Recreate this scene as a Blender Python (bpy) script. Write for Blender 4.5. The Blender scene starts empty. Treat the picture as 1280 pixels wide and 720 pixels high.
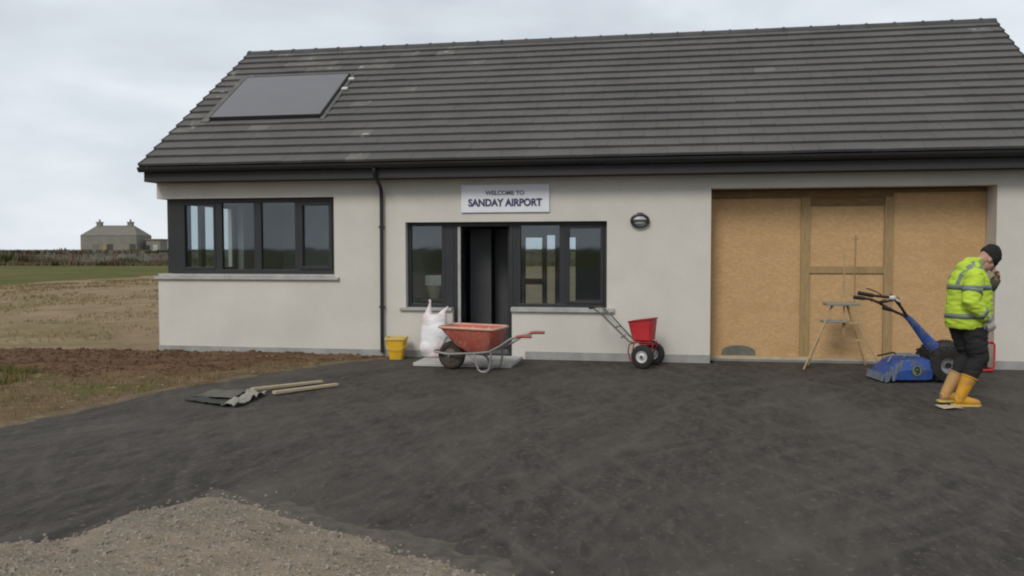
import bpy, math, random
from mathutils import Vector, Matrix, noise, Euler
random.seed(7)
PI = math.pi; R = math.radians
scene = bpy.context.scene
C = scene.collection

# ------------------------------------------------------------------ camera
cam_d = bpy.data.cameras.new('camera'); cam = bpy.data.objects.new('camera', cam_d); C.objects.link(cam)
yaw, pitch, roll = .1814, -.0444, -.0013
f_ = Vector((-math.sin(yaw)*math.cos(pitch), math.cos(yaw)*math.cos(pitch), math.sin(pitch)))
r0 = Vector((math.cos(yaw), math.sin(yaw), 0)); u0 = r0.cross(f_)
r_ = r0*math.cos(roll)+u0*math.sin(roll); u_ = -r0*math.sin(roll)+u0*math.cos(roll)
M = Matrix((r_, u_, -f_)).transposed().to_4x4(); M.translation = Vector((8.031, -12.6961, 1.62))
cam.matrix_world = M
cam_d.sensor_width = 36; cam_d.lens = 36*1099.15/1280
cam_d.clip_start = .05; cam_d.clip_end = 8000
scene.camera = cam

# ------------------------------------------------------------------ sky and sun
SUN_EL, SUN_AZ = R(40), R(196)      # azimuth clockwise from +Y
world = bpy.data.worlds.new('World'); scene.world = world; world.use_nodes = True
nt = world.node_tree; N = nt.nodes; L = nt.links; N.clear()
def wn(t, **k):
    n = N.new(t)
    for a, b in k.items(): setattr(n, a, b)
    return n
out = wn('ShaderNodeOutputWorld'); bg = wn('ShaderNodeBackground'); bg.inputs['Strength'].default_value = .1
sky = wn('ShaderNodeTexSky', sky_type='NISHITA', sun_disc=False, sun_elevation=SUN_EL, sun_rotation=SUN_AZ, air_density=1.0, dust_density=2.0)
tc = wn('ShaderNodeTexCoord')
mp = wn('ShaderNodeMapping'); mp.inputs['Scale'].default_value = (1.0, 1.0, 2.6); mp.inputs['Location'].default_value = (.3, .1, .2)
L.new(tc.outputs['Generated'], mp.inputs['Vector'])
n1 = wn('ShaderNodeTexNoise'); n1.inputs['Scale'].default_value = 2.6; n1.inputs['Detail'].default_value = 5; n1.inputs['Roughness'].default_value = .5; n1.inputs['Distortion'].default_value = .4
n2 = wn('ShaderNodeTexNoise'); n2.inputs['Scale'].default_value = 7; n2.inputs['Detail'].default_value = 5; n2.inputs['Roughness'].default_value = .45
L.new(mp.outputs[0], n1.inputs['Vector']); L.new(mp.outputs[0], n2.inputs['Vector'])
mx = wn('ShaderNodeMix', data_type='FLOAT'); mx.inputs[0].default_value = .3
L.new(n1.outputs['Fac'], mx.inputs[2]); L.new(n2.outputs['Fac'], mx.inputs[3])
ramp = wn('ShaderNodeValToRGB'); cr = ramp.color_ramp
cr.elements[0].position = .36; cr.elements[0].color = (.55, .59, .645, 1)
cr.elements[1].position = .66; cr.elements[1].color = (.83, .875, .92, 1)
e = cr.elements.new(.5); e.color = (.66, .71, .765, 1)
L.new(mx.outputs[0], ramp.inputs[0])
mul = wn('ShaderNodeVectorMath', operation='SCALE'); mul.inputs['Scale'].default_value = 10.0
L.new(ramp.outputs[0], mul.inputs[0])
mc = wn('ShaderNodeMix', data_type='RGBA'); mc.inputs[0].default_value = .95
L.new(sky.outputs[0], mc.inputs[6]); L.new(mul.outputs[0], mc.inputs[7])
L.new(mc.outputs[2], bg.inputs['Color']); L.new(bg.outputs[0], out.inputs[0])

sd = bpy.data.lights.new('sun', 'SUN'); sd.energy = 1.5; sd.angle = R(20); sd.color = (1, .96, .9)
sun = bpy.data.objects.new('sun', sd); C.objects.link(sun)
dirv = Vector((math.sin(SUN_AZ)*math.cos(SUN_EL), math.cos(SUN_AZ)*math.cos(SUN_EL), math.sin(SUN_EL)))
sun.rotation_euler = dirv.to_track_quat('Z', 'Y').to_euler()

scene.view_settings.view_transform = 'Standard'; scene.view_settings.look = 'None'
scene.view_settings.gamma = 1; scene.view_settings.exposure = .12; scene.view_settings.use_curve_mapping = False
scene.render.engine = 'CYCLES'
scene.cycles.filter_width = 2.05
scene.cycles.max_bounces = 8; scene.cycles.transparent_max_bounces = 16

# ------------------------------------------------------------------ materials
def mat(name, c1, c2=None, scale=3, rough=.8, bump=0, bscale=60, metal=0, spec=.4, detail=6, stretch=(1, 1, 1),
        c3=None, s3=.4, f3=(.5, .7), bdist=.01, speck=None, lo=.35, hi=.65, voro=0):
    m = bpy.data.materials.new(name); m.use_nodes = True
    t = m.node_tree; n = t.nodes; l = t.links
    b = n['Principled BSDF']; b.inputs['Roughness'].default_value = rough
    b.inputs['Metallic'].default_value = metal; b.inputs['Specular IOR Level'].default_value = spec
    co = n.new('ShaderNodeTexCoord'); mpn = n.new('ShaderNodeMapping'); mpn.inputs['Scale'].default_value = stretch
    l.new(co.outputs['Object'], mpn.inputs['Vector'])
    c2 = c2 or tuple(x*.82 for x in c1)
    if voro:
        nz = n.new('ShaderNodeTexVoronoi'); nz.inputs['Scale'].default_value = scale
        sp = n.new('ShaderNodeSeparateColor'); l.new(nz.outputs['Color'], sp.inputs[0]); fac = sp.outputs[0]
    else:
        nz = n.new('ShaderNodeTexNoise'); nz.inputs['Scale'].default_value = scale; nz.inputs['Detail'].default_value = detail
        nz.inputs['Roughness'].default_value = .6; fac = nz.outputs['Fac']
    l.new(mpn.outputs[0], nz.inputs['Vector'])
    mr = n.new('ShaderNodeMapRange'); mr.inputs[1].default_value = lo; mr.inputs[2].default_value = hi
    l.new(fac, mr.inputs[0])
    mixn = n.new('ShaderNodeMix'); mixn.data_type = 'RGBA'
    mixn.inputs[6].default_value = (*c1, 1); mixn.inputs[7].default_value = (*c2, 1); l.new(mr.outputs[0], mixn.inputs[0])
    col = mixn.outputs[2]
    if c3:
        z = n.new('ShaderNodeTexNoise'); z.inputs['Scale'].default_value = s3; z.inputs['Detail'].default_value = 5; z.inputs['Roughness'].default_value = .6
        l.new(mpn.outputs[0], z.inputs['Vector'])
        q = n.new('ShaderNodeMapRange'); q.inputs[1].default_value = f3[0]; q.inputs[2].default_value = f3[1]; l.new(z.outputs['Fac'], q.inputs[0])
        w = n.new('ShaderNodeMix'); w.data_type = 'RGBA'; w.inputs[7].default_value = (*c3, 1)
        l.new(col, w.inputs[6]); l.new(q.outputs[0], w.inputs[0]); col = w.outputs[2]
    if speck:   # (scale, colour, threshold)
        z = n.new('ShaderNodeTexNoise'); z.inputs['Scale'].default_value = speck[0]; z.inputs['Detail'].default_value = 3
        l.new(co.outputs['Object'], z.inputs['Vector'])
        q = n.new('ShaderNodeMapRange'); q.inputs[1].default_value = speck[2]; q.inputs[2].default_value = speck[2]+.08; l.new(z.outputs['Fac'], q.inputs[0])
        w = n.new('ShaderNodeMix'); w.data_type = 'RGBA'; w.inputs[7].default_value = (*speck[1], 1)
        l.new(col, w.inputs[6]); l.new(q.outputs[0], w.inputs[0]); col = w.outputs[2]
    l.new(col, b.inputs['Base Color'])
    if bump:
        bz = n.new('ShaderNodeTexNoise'); bz.inputs['Scale'].default_value = bscale; bz.inputs['Detail'].default_value = 4
        l.new(co.outputs['Object'], bz.inputs['Vector'])
        bp = n.new('ShaderNodeBump'); bp.inputs['Strength'].default_value = bump; bp.inputs['Distance'].default_value = bdist
        l.new(bz.outputs['Fac'], bp.inputs['Height']); l.new(bp.outputs[0], b.inputs['Normal'])
    return m

def glass(name, tint=(.75, .8, .8), refl=.12):
    m = bpy.data.materials.new(name); m.use_nodes = True
    t = m.node_tree; n = t.nodes; l = t.links; n.clear()
    o = n.new('ShaderNodeOutputMaterial'); ms = n.new('ShaderNodeMixShader')
    tr = n.new('ShaderNodeBsdfTransparent'); tr.inputs[0].default_value = (*tint, 1)
    gl = n.new('ShaderNodeBsdfGlossy'); gl.inputs['Roughness'].default_value = .03; gl.inputs[0].default_value = (.9, .95, 1, 1)
    fr = n.new('ShaderNodeLayerWeight'); fr.inputs[0].default_value = .5
    pw = n.new('ShaderNodeMath'); pw.operation = 'POWER'; pw.inputs[1].default_value = 4.0; l.new(fr.outputs['Facing'], pw.inputs[0])
    ad = n.new('ShaderNodeMath'); ad.operation = 'ADD'; ad.inputs[1].default_value = refl; ad.use_clamp = True
    l.new(pw.outputs[0], ad.inputs[0]); l.new(ad.outputs[0], ms.inputs[0]); l.new(tr.outputs[0], ms.inputs[1]); l.new(gl.outputs[0], ms.inputs[2]); l.new(ms.outputs[0], o.inputs[0])
    # faint ripple
    co = n.new('ShaderNodeTexCoord'); bz = n.new('ShaderNodeTexNoise'); bz.inputs['Scale'].default_value = 1.5
    bp = n.new('ShaderNodeBump'); bp.inputs['Strength'].default_value = .06; bp.inputs['Distance'].default_value = .02
    l.new(co.outputs['Object'], bz.inputs['Vector']); l.new(bz.outputs['Fac'], bp.inputs['Height']); l.new(bp.outputs[0], gl.inputs['Normal'])
    return m

m_render = mat('roughcast_render', (.605, .575, .515), (.55, .522, .466), scale=1.3, rough=.95, bump=.55, bscale=70, c3=(.515, .487, .432), s3=.7, f3=(.5, .8), spec=.1, speck=(80, (.42, .40, .36), .6))
m_plinth = mat('cement_plinth', (.34, .335, .315), (.26, .255, .24), scale=4, rough=.9, bump=.3, bscale=50, spec=.1)
m_inner = mat('interior_plaster', (.66, .67, .67), (.60, .61, .62), rough=.9, spec=.1)
m_innerdark = mat('dark_interior_grey', (.060, .060, .062), (.05, .05, .052), rough=.6)  # holds the doorway's interior shade as colour; the side table shares it
m_innerfloor = mat('interior_vinyl', (.22, .22, .225), rough=.5)
m_conc = mat('concrete_sill', (.42, .41, .385), (.33, .32, .3), scale=6, rough=.9, bump=.2, bscale=60, spec=.15)
m_slab = mat('pale_concrete_slab', (.46, .45, .42), (.36, .355, .33), scale=3, rough=.92, bump=.25, bscale=40, spec=.1, speck=(14, (.17, .16, .14), .66))
m_frame = mat('anthracite_frame', (.024, .025, .027), (.03, .031, .033), rough=.45, spec=.35)
m_fascia = mat('dark_fascia', (.030, .028, .028), (.037, .034, .034), rough=.55, spec=.3)
m_gutter = mat('black_gutter', (.022, .022, .023), rough=.4, spec=.4)
m_tile = mat('concrete_roof_tile', (.116, .110, .106), (.095, .090, .087), scale=1.2, rough=.85, bump=.35, bscale=30, c3=(.125, .117, .109), s3=.5, f3=(.48, .75), spec=.2, speck=(9, (.15, .145, .13), .68))
m_ridge = mat('ridge_tile', (.085, .082, .08), (.06, .058, .057), scale=3, rough=.85, bump=.3, bscale=30, spec=.2)
m_panel = mat('solar_glass', (.088, .080, .086), (.10, .092, .096), scale=2, rough=.3, spec=.8)
m_flash = mat('dull_lead_flashing', (.13, .125, .115), (.09, .087, .08), scale=5, rough=.6, spec=.3)
m_white = mat('white_paint', (.72, .73, .75), (.66, .67, .7), rough=.5)
m_navy = mat('sign_navy_letters', (.05, .05, .13), rough=.6)
m_greytx = mat('sign_grey_letters', (.12, .125, .17), rough=.6)
m_osb = mat('osb_board', (.54, .35, .18), (.45, .285, .14), scale=26, rough=.85, bump=.15, bscale=50, voro=1, stretch=(1, 1, 2.0), lo=0, hi=1, c3=(.42, .26, .12), s3=1.7, f3=(.5, .8), spec=.15)
m_batten = mat('weathered_timber', (.36, .25, .125), (.29, .20, .10), scale=6, stretch=(6, 6, 1), rough=.85, bump=.2, spec=.15)
m_lintel = mat('dark_timber', (.24, .155, .075), (.17, .11, .055), scale=6, stretch=(1, 6, 6), rough=.85, spec=.15)
m_palewood = mat('pale_sawn_timber', (.52, .42, .28), (.36, .28, .18), scale=8, stretch=(1, 8, 8), rough=.8, spec=.2)
m_tan = mat('tan_timber', (.45, .33, .18), (.36, .26, .14), scale=8, rough=.8, spec=.2)
m_cement = mat('grey_mortar', (.17, .165, .14), (.12, .12, .10), scale=12, rough=.95, bump=.4, spec=.1)
m_lens = mat('lamp_lens', (.42, .42, .4), rough=.3)
m_glass = glass('window_glass', (.86, .90, .91), .07)
m_glassdk = glass('tinted_glass', (.45, .48, .48), .12)
m_yellow = mat('yellow_plastic', (.72, .42, .02), (.62, .35, .02), scale=4, rough=.5, c3=(.5, .33, .06), s3=6, f3=(.55, .75))
m_yelrim = mat('pale_yellow_rim', (.62, .47, .14), (.5, .38, .12), rough=.6)
m_bag = mat('white_woven_plastic', (.74, .72, .71), (.66, .64, .63), scale=5, rough=.6, bump=.5, bscale=16, bdist=.02, c3=(.64, .46, .46), s3=3.2, f3=(.48, .64))
m_barrow = mat('orange_red_barrow', (.50, .11, .07), (.38, .085, .055), scale=5, rough=.6, c3=(.34, .17, .13), s3=6, f3=(.48, .68), speck=(25, (.45, .38, .32), .63))
m_barrim = mat('dusty_orange_rim', (.62, .30, .20), (.52, .24, .16), rough=.7, c3=(.5, .42, .34), s3=5, f3=(.45, .7))
m_galv = mat('galvanised_tube', (.30, .29, .27), (.22, .21, .2), rough=.5, metal=.3)
m_rust = mat('dirty_steel', (.14, .11, .09), (.09, .075, .06), rough=.7, metal=.2)
m_redgrip = mat('red_grip', (.35, .09, .07), rough=.6)
m_rubber = mat('black_rubber', (.022, .021, .02), (.035, .032, .028), scale=12, rough=.85, spec=.25)
m_mudtyre = mat('muddy_tyre', (.075, .06, .048), (.045, .038, .032), scale=12, rough=.9, spec=.2)
m_hub = mat('white_hub', (.55, .54, .52), (.46, .45, .43), scale=10, rough=.5)
m_silver = mat('worn_silver', (.38, .38, .38), (.28, .28, .27), rough=.4, metal=.5)
m_redpl = mat('red_plastic', (.52, .03, .035), (.42, .025, .03), rough=.5, c3=(.40, .09, .08), s3=9, f3=(.55, .72))
m_darkred = mat('dark_red_paint', (.30, .02, .025), rough=.5)
m_dkgreen = mat('dark_green_tube', (.06, .07, .05), (.09, .09, .07), rough=.5)
m_blue = mat('blue_machine_paint', (.022, .07, .28), (.02, .05, .20), scale=5, rough=.5, c3=(.07, .08, .09), s3=9, f3=(.50, .68), speck=(30, (.16, .17, .17), .62))
m_black = mat('matt_black', (.018, .016, .015), rough=.6)
m_blackbr = mat('dark_brown_handle', (.035, .018, .013), rough=.6)
m_emblem = mat('olive_emblem', (.13, .17, .10), rough=.5)
m_greyflap = mat('grey_flap', (.17, .20, .24), (.11, .13, .17), scale=9, rough=.6)
m_greytray = mat('grey_tray', (.26, .25, .19), (.21, .21, .17), rough=.6)
m_hivis = mat('hi_vis_yellow', (.47, .62, .06), (.42, .56, .05), scale=4, rough=.75, spec=.15, bump=.5, bscale=9, bdist=.03, c3=(.36, .48, .06), s3=4, f3=(.5, .75))
m_reflect = mat('silver_reflective_tape', (.17, .21, .16), (.14, .17, .14), rough=.4)
m_trouser = mat('black_work_trousers', (.022, .021, .022), (.03, .028, .027), scale=5, rough=.85, spec=.15, bump=.5, bscale=9, bdist=.03)
m_boot = mat('yellow_rubber_boot', (.60, .29, .015), (.50, .24, .02), scale=7, rough=.6, c3=(.34, .19, .06), s3=8, f3=(.52, .68))
m_bootpale = mat('pale_muddy_boot', (.46, .25, .07), (.36, .22, .12), scale=5, rough=.65)
m_skin = mat('skin', (.42, .25, .19), (.38, .21, .16), rough=.6)
m_beanie = mat('black_knit', (.020, .018, .018), (.03, .027, .026), scale=20, rough=.95, bump=.6, bscale=90, spec=.1)
m_glovew = mat('pale_glove', (.45, .42, .38), (.36, .33, .29), scale=10, rough=.8)
m_olive = mat('dark_olive_cloth', (.05, .06, .035), (.07, .075, .05), rough=.85)
m_eye = mat('dark_eye', (.03, .02, .015), rough=.3)
m_stone = mat('field_stone', (.19, .18, .15), (.12, .113, .092), scale=1.3, rough=.95, c3=(.12, .075, .055), s3=.35, f3=(.5, .65), spec=.1)
m_housewall = mat('old_stone_house', (.225, .21, .18), (.185, .172, .148), scale=.9, rough=.95, spec=.1)
m_slate = mat('stone_slate_roof', (.18, .17, .145), (.155, .145, .122), scale=1.2, rough=.9, spec=.1)
m_pane = mat('old_window_dark', (.06, .06, .06), rough=.4)
m_stoneg = mat('pale_field_grit', (.30, .26, .215), (.17, .14, .115), scale=25, rough=.95, voro=1, lo=0, hi=1, spec=.1)

# ground materials
m_field = mat('rough_ground', (.27, .198, .122), (.19, .14, .085), scale=.9, rough=1, bump=.6, bscale=5, bdist=.06, c3=(.165, .135, .062), s3=.22, f3=(.5, .68), spec=.05, stretch=(1, 1, 1), speck=(3.5, (.26, .22, .14), .60))
m_pasture = mat('green_pasture', (.105, .105, .032), (.072, .076, .024), scale=.4, rough=1, bump=.5, bscale=3, bdist=.05, c3=(.125, .11, .045), s3=.15, f3=(.48, .65), spec=.05, stretch=(1, 1, 1))
m_soil = mat('brown_soil', (.14, .085, .050), (.095, .058, .035), scale=3.5, rough=1, bump=1, bscale=18, bdist=.03, c3=(.16, .105, .062), s3=1.0, f3=(.52, .7), spec=.05, speck=(25, (.17, .125, .08), .66))
m_verge = mat('grassy_verge', (.165, .112, .064), (.105, .076, .04), scale=5, rough=1, bump=1, bscale=22, bdist=.03, c3=(.085, .088, .028), s3=.7, f3=(.52, .68), spec=.05, speck=(11, (.25, .195, .12), .60))
m_gravel = mat('sandy_gravel', (.265, .212, .155), (.19, .152, .112), scale=3, rough=1, bump=1, bscale=45, bdist=.02, c3=(.17, .155, .12), s3=1.1, f3=(.48, .65), spec=.05, speck=(55, (.36, .32, .27), .60))
m_edge = mat('dry_stony_edge', (.20, .152, .10), (.12, .09, .06), scale=6, rough=1, bump=1, bscale=40, bdist=.02, c3=(.12, .095, .06), s3=4, f3=(.5, .65), spec=.05)
m_dust = mat('grey_asphalt_fines', (.125, .108, .088), (.075, .066, .055), scale=9, rough=1, bump=.8, bscale=60, spec=.1)

def asphalt():
    m = mat('asphalt', (.071, .062, .053), (.042, .037, .032), scale=9, rough=.92, bump=.9, bscale=120, bdist=.012, spec=.15, detail=12,
            stretch=(1, .38, 1), c3=(.092, .081, .068), s3=.9, f3=(.46, .74), speck=(20, (.12, .108, .092), .62), lo=.36, hi=.64)
    n = m.node_tree.nodes; l = m.node_tree.links; b = n['Principled BSDF']
    src = b.inputs['Base Color'].links[0].from_socket
    co = n.new('ShaderNodeTexCoord'); last = src
    for rot, sc, loc in ((1.25, (1.6, .28, 1), 0), (.75, (1.8, .25, 1), 5.0), (2.1, (1.5, .22, 1), 9.0), (1.6, (.30, .07, 1), 3.0)):   # dusty tyre and rake streaks
        mp_ = n.new('ShaderNodeMapping'); mp_.vector_type = 'TEXTURE'; mp_.inputs['Rotation'].default_value = (0, 0, rot); mp_.inputs['Scale'].default_value = sc; mp_.inputs['Location'].default_value = (loc, loc, 0)
        l.new(co.outputs['Object'], mp_.inputs['Vector'])
        z = n.new('ShaderNodeTexNoise'); z.inputs['Scale'].default_value = .9; z.inputs['Detail'].default_value = 8; z.inputs['Roughness'].default_value = .65; z.inputs['Distortion'].default_value = .6
        l.new(mp_.outputs[0], z.inputs['Vector'])
        q = n.new('ShaderNodeMapRange'); q.inputs[1].default_value = .52; q.inputs[2].default_value = .74; q.inputs[4].default_value = .5; l.new(z.outputs['Fac'], q.inputs[0])
        w = n.new('ShaderNodeMix'); w.data_type = 'RGBA'; w.inputs[7].default_value = (.125, .112, .095, 1)
        l.new(last, w.inputs[6]); l.new(q.outputs[0], w.inputs[0]); last = w.outputs[2]
    l.new(last, b.inputs['Base Color'])
    return m
m_asphalt = asphalt()

# ------------------------------------------------------------------ mesh builder
class MB:
    def __init__(s): s.v = []; s.f = []
    def add(s, vs, fs):
        o = len(s.v); s.v += [Vector(p) for p in vs]; s.f += [tuple(i+o for i in q) for q in fs]; return s
    def box(s, x0, x1, y0, y1, z0, z1, rot=None, piv=None):
        vs = [Vector((x, y, z)) for x in (x0, x1) for y in (y0, y1) for z in (z0, z1)]
        if rot:
            p = Vector(piv) if piv else Vector(((x0+x1)/2, (y0+y1)/2, (z0+z1)/2)); e_ = Euler(rot).to_matrix()
            vs = [p+e_@(q-p) for q in vs]
        return s.add(vs, [(0, 1, 3, 2), (4, 6, 7, 5), (0, 4, 5, 1), (2, 3, 7, 6), (0, 2, 6, 4), (1, 5, 7, 3)])
    def loft(s, rings, cap=True, closed=False):
        n = len(rings[0]); o = []
        for r in rings: o += r
        fs = []
        k = len(rings)
        for i in range(k if closed else k-1):
            a = i*n; b = ((i+1) % k)*n
            for j in range(n):
                fs.append((a+j, a+(j+1) % n, b+(j+1) % n, b+j))
        if cap and not closed:
            fs.append(tuple(reversed(range(n)))); fs.append(tuple((k-1)*n+j for j in range(n)))
        return s.add(o, fs)
    def tube(s, pts, rad, n=10, side=None, flat=1.0, cap=True, closed=False):
        pts = [Vector(p) for p in pts]; k = len(pts)
        rads = rad if isinstance(rad, (list, tuple)) else [rad]*k
        rings = []; prev = None
        for i, p in enumerate(pts):
            if closed: t = pts[(i+1) % k]-pts[i-1]
            else: t = (pts[min(i+1, k-1)]-pts[max(i-1, 0)])
            t.normalize()
            if side is not None: a = Vector(side)
            elif prev is None: a = Vector((0, 0, 1)) if abs(t.z) < .9 else Vector((1, 0, 0))
            else: a = prev
            a = (a-t*a.dot(t)); a.normalize(); b = t.cross(a); prev = a
            r = rads[i]; ra, rb = (r if isinstance(r, (list, tuple)) else (r, r*flat))
            rings.append([p+a*math.cos(q)*ra+b*math.sin(q)*rb for q in [2*PI*j/n for j in range(n)]])
        return s.loft(rings, cap, closed)
    def ell(s, c, r, n=14, m=9, rot=None):
        c = Vector(c); e_ = Euler(rot).to_matrix() if rot else Matrix.Identity(3); rings = []
        for i in range(1, m):
            a = PI*i/m
            rings.append([c+e_@Vector((r[0]*math.sin(a)*math.cos(q), r[1]*math.sin(a)*math.sin(q), -r[2]*math.cos(a))) for q in [2*PI*j/n for j in range(n)]])
        return s.loft(rings)
    def lathe(s, prof, c, axis='Y', n=28, cap=True, closed=False):
        c = Vector(c); rings = []
        for r, h in prof:
            ring = []
            for j in range(n):
                q = 2*PI*j/n; a, b = r*math.cos(q), r*math.sin(q)
                ring.append(c+(Vector((a, h, b)) if axis == 'Y' else Vector((a, b, h)) if axis == 'Z' else Vector((h, a, b))))
            rings.append(ring)
        return s.loft(rings, cap, closed)
    def prism(s, poly, d, ax='Y'):
        # poly: list of (a,b) in plane; d=(lo,hi) along ax
        def P(a, b, h): return (a, h, b) if ax == 'Y' else (h, a, b) if ax == 'X' else (a, b, h)
        n = len(poly)
        vs = [P(a, b, d[0]) for a, b in poly]+[P(a, b, d[1]) for a, b in poly]
        return s.add(vs, [tuple(range(n)), tuple(reversed(range(n, 2*n)))]+[(i, i+n, (i+1) % n+n, (i+1) % n) for i in range(n)])
    def mesh(s, name):
        import bmesh
        me = bpy.data.meshes.new(name); me.from_pydata([tuple(v) for v in s.v], [], s.f); me.validate()
        bm = bmesh.new(); bm.from_mesh(me); bmesh.ops.recalc_face_normals(bm, faces=bm.faces); bm.to_mesh(me); bm.free()
        return me
    def build(s, name, m, parent=None, smooth=False, bevel=0, label=None, sub=0, tag=None):
        me = s.mesh(name); me.materials.append(m)
        o = bpy.data.objects.new(name, me); C.objects.link(o)
        if parent: o.parent = parent
        if smooth:
            for p in me.polygons: p.use_smooth = True
            if smooth != 'all':
                try: me.set_sharp_from_angle(angle=R(40))
                except Exception: pass
        if bevel:
            b = o.modifiers.new('bevel', 'BEVEL'); b.width = bevel; b.segments = 2; b.limit_method = 'ANGLE'
        if label: o['label'] = label
        return o
    def voxel(s, name, m, parent=None, size=.012, smooth=4, factor=.5, label=None):
        me = s.mesh(name); o = bpy.data.objects.new('tmp_shape', me); C.objects.link(o)
        r = o.modifiers.new('r', 'REMESH'); r.mode = 'VOXEL'; r.voxel_size = size; r.use_smooth_shade = True
        if smooth:
            q = o.modifiers.new('s', 'SMOOTH'); q.iterations = smooth; q.factor = factor
        dg = bpy.context.evaluated_depsgraph_get(); dg.update()
        nm = bpy.data.meshes.new_from_object(o.evaluated_get(dg)); nm.name = name
        bpy.data.objects.remove(o)
        nm.materials.clear(); nm.materials.append(m)
        for p in nm.polygons: p.use_smooth = True
        k = bpy.data.objects.new(name, nm); C.objects.link(k)
        if parent: k.parent = parent
        if label: k['label'] = label
        return k

def thing(name, label, cat, loc=(0, 0, 0), rotz=0, group=None):
    o = bpy.data.objects.new(name, None); C.objects.link(o); o.location = loc; o.rotation_euler = (0, 0, rotz)
    o.empty_display_size = .2
    return tag(o, label, cat, group)
def tag(o, label, cat, group=None):
    o['label'] = label; o['category'] = cat
    if group: o['group'] = group
    return o
def struct(o): o['kind'] = 'structure'; return o
def copy_tree(o, parent=None):
    c = o.copy(); C.objects.link(c)
    if parent: c.parent = parent
    for ch in list(o.children): copy_tree(ch, c)
    return c

def wallgrid(mb, axis, a0, a1, z0, z1, d0, d1, holes):
    """wall slab between depths d0..d1 along axis 'X' (a = x) or 'Y' (a = y) with rectangular holes (a0,a1,z0,z1)"""
    A = sorted({a0, a1, *[h[i] for h in holes for i in (0, 1) if a0 < h[i] < a1]})
    Z = sorted({z0, z1, *[h[i] for h in holes for i in (2, 3) if z0 < h[i] < z1]})
    def solid(i, j):
        if i < 0 or j < 0 or i >= len(A)-1 or j >= len(Z)-1: return False
        ca, cz = (A[i]+A[i+1])/2, (Z[j]+Z[j+1])/2
        return not any(h[0] < ca < h[1] and h[2] < cz < h[3] for h in holes)
    def P(a, z, d): return (a, d, z) if axis == 'X' else (d, a, z)
    for i in range(len(A)-1):
        for j in range(len(Z)-1):
            if not solid(i, j): continue
            a, b, c, d = A[i], A[i+1], Z[j], Z[j+1]
            for dd in (d0, d1): mb.add([P(a, c, dd), P(b, c, dd), P(b, d, dd), P(a, d, dd)], [(0, 1, 2, 3)])
            if not solid(i-1, j): mb.add([P(a, c, d0), P(a, c, d1), P(a, d, d1), P(a, d, d0)], [(0, 1, 2, 3)])
            if not solid(i+1, j): mb.add([P(b, c, d0), P(b, c, d1), P(b, d, d1), P(b, d, d0)], [(0, 1, 2, 3)])
            if not solid(i, j-1): mb.add([P(a, c, d0), P(a, c, d1), P(b, c, d1), P(b, c, d0)], [(0, 1, 2, 3)])
            if not solid(i, j+1): mb.add([P(a, d, d0), P(a, d, d1), P(b, d, d1), P(b, d, d0)], [(0, 1, 2, 3)])

# ------------------------------------------------------------------ ground sheets
def fbm(x, y, s=1.0, o=4):
    v = 0; a = 1; t = 0
    for i in range(o):
        v += a*noise.noise(Vector((x*s, y*s, 3.7*i))); t += a; a *= .5; s *= 2.1
    return v/t
def sdist(px, py, poly):
    ins = False; best = 1e9; n = len(poly)
    for i in range(n):
        x1, y1 = poly[i]; x2, y2 = poly[(i+1) % n]
        if (y1 > py) != (y2 > py) and px < (x2-x1)*(py-y1)/(y2-y1)+x1: ins = not ins
        dx, dy = x2-x1, y2-y1; t = max(0, min(1, ((px-x1)*dx+(py-y1)*dy)/(dx*dx+dy*dy)))
        d = (px-x1-t*dx)**2+(py-y1-t*dy)**2
        if d < best: best = d
    return math.sqrt(best)*(1 if ins else -1)
def sheet(name, poly, cell, m, hmax, slope, amp, ascale, jit, jscale, zbase=0, low=-.03, smooth=True, box=None):
    xs = [p[0] for p in poly]; ys = [p[1] for p in poly]
    x0, x1, y0, y1 = box or (min(xs)-.3, max(xs)+.3, min(ys)-.3, max(ys)+.3)
    nx = int((x1-x0)/cell)+2; ny = int((y1-y0)/cell)+2
    Z = {}; vs = []; idx = {}
    for i in range(nx):
        for j in range(ny):
            x = x0+i*cell; y = y0+j*cell
            d = sdist(x, y, poly)+jit*fbm(x, y, jscale)
            h = max(low, min(hmax, d*slope)) if d < 0 or slope*d < hmax else hmax
            k = max(0, min(1, d/.25))
            Z[i, j] = h+k*amp*fbm(x, y, ascale)*1.6 + (0 if k <= 0 else k*amp*.35*fbm(x+9, y, ascale*4, 2))
    fs = []
    def vid(i, j):
        if (i, j) not in idx:
            idx[i, j] = len(vs); vs.append((x0+i*cell, y0+j*cell, zbase+Z[i, j]))
        return idx[i, j]
    for i in range(nx-1):
        for j in range(ny-1):
            if max(Z[i, j], Z[i+1, j], Z[i, j+1], Z[i+1, j+1]) > low+1e-6:
                fs.append((vid(i, j), vid(i+1, j), vid(i+1, j+1), vid(i, j+1)))
    me = bpy.data.meshes.new(name); me.from_pydata(vs, [], fs); me.materials.append(m)
    if smooth:
        for p in me.polygons: p.use_smooth = True
    o = bpy.data.objects.new(name, me); C.objects.link(o); return struct(o), (lambda x, y: Z.get((round((x-x0)/cell), round((y-y0)/cell)), low)+zbase)

g = MB(); g.add([(-5000, -5000, -.03), (5000, -5000, -.03), (5000, 5000, -.03), (-5000, 5000, -.03)], [(0, 1, 2, 3)])
struct(g.build('ground', m_pasture))
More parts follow.
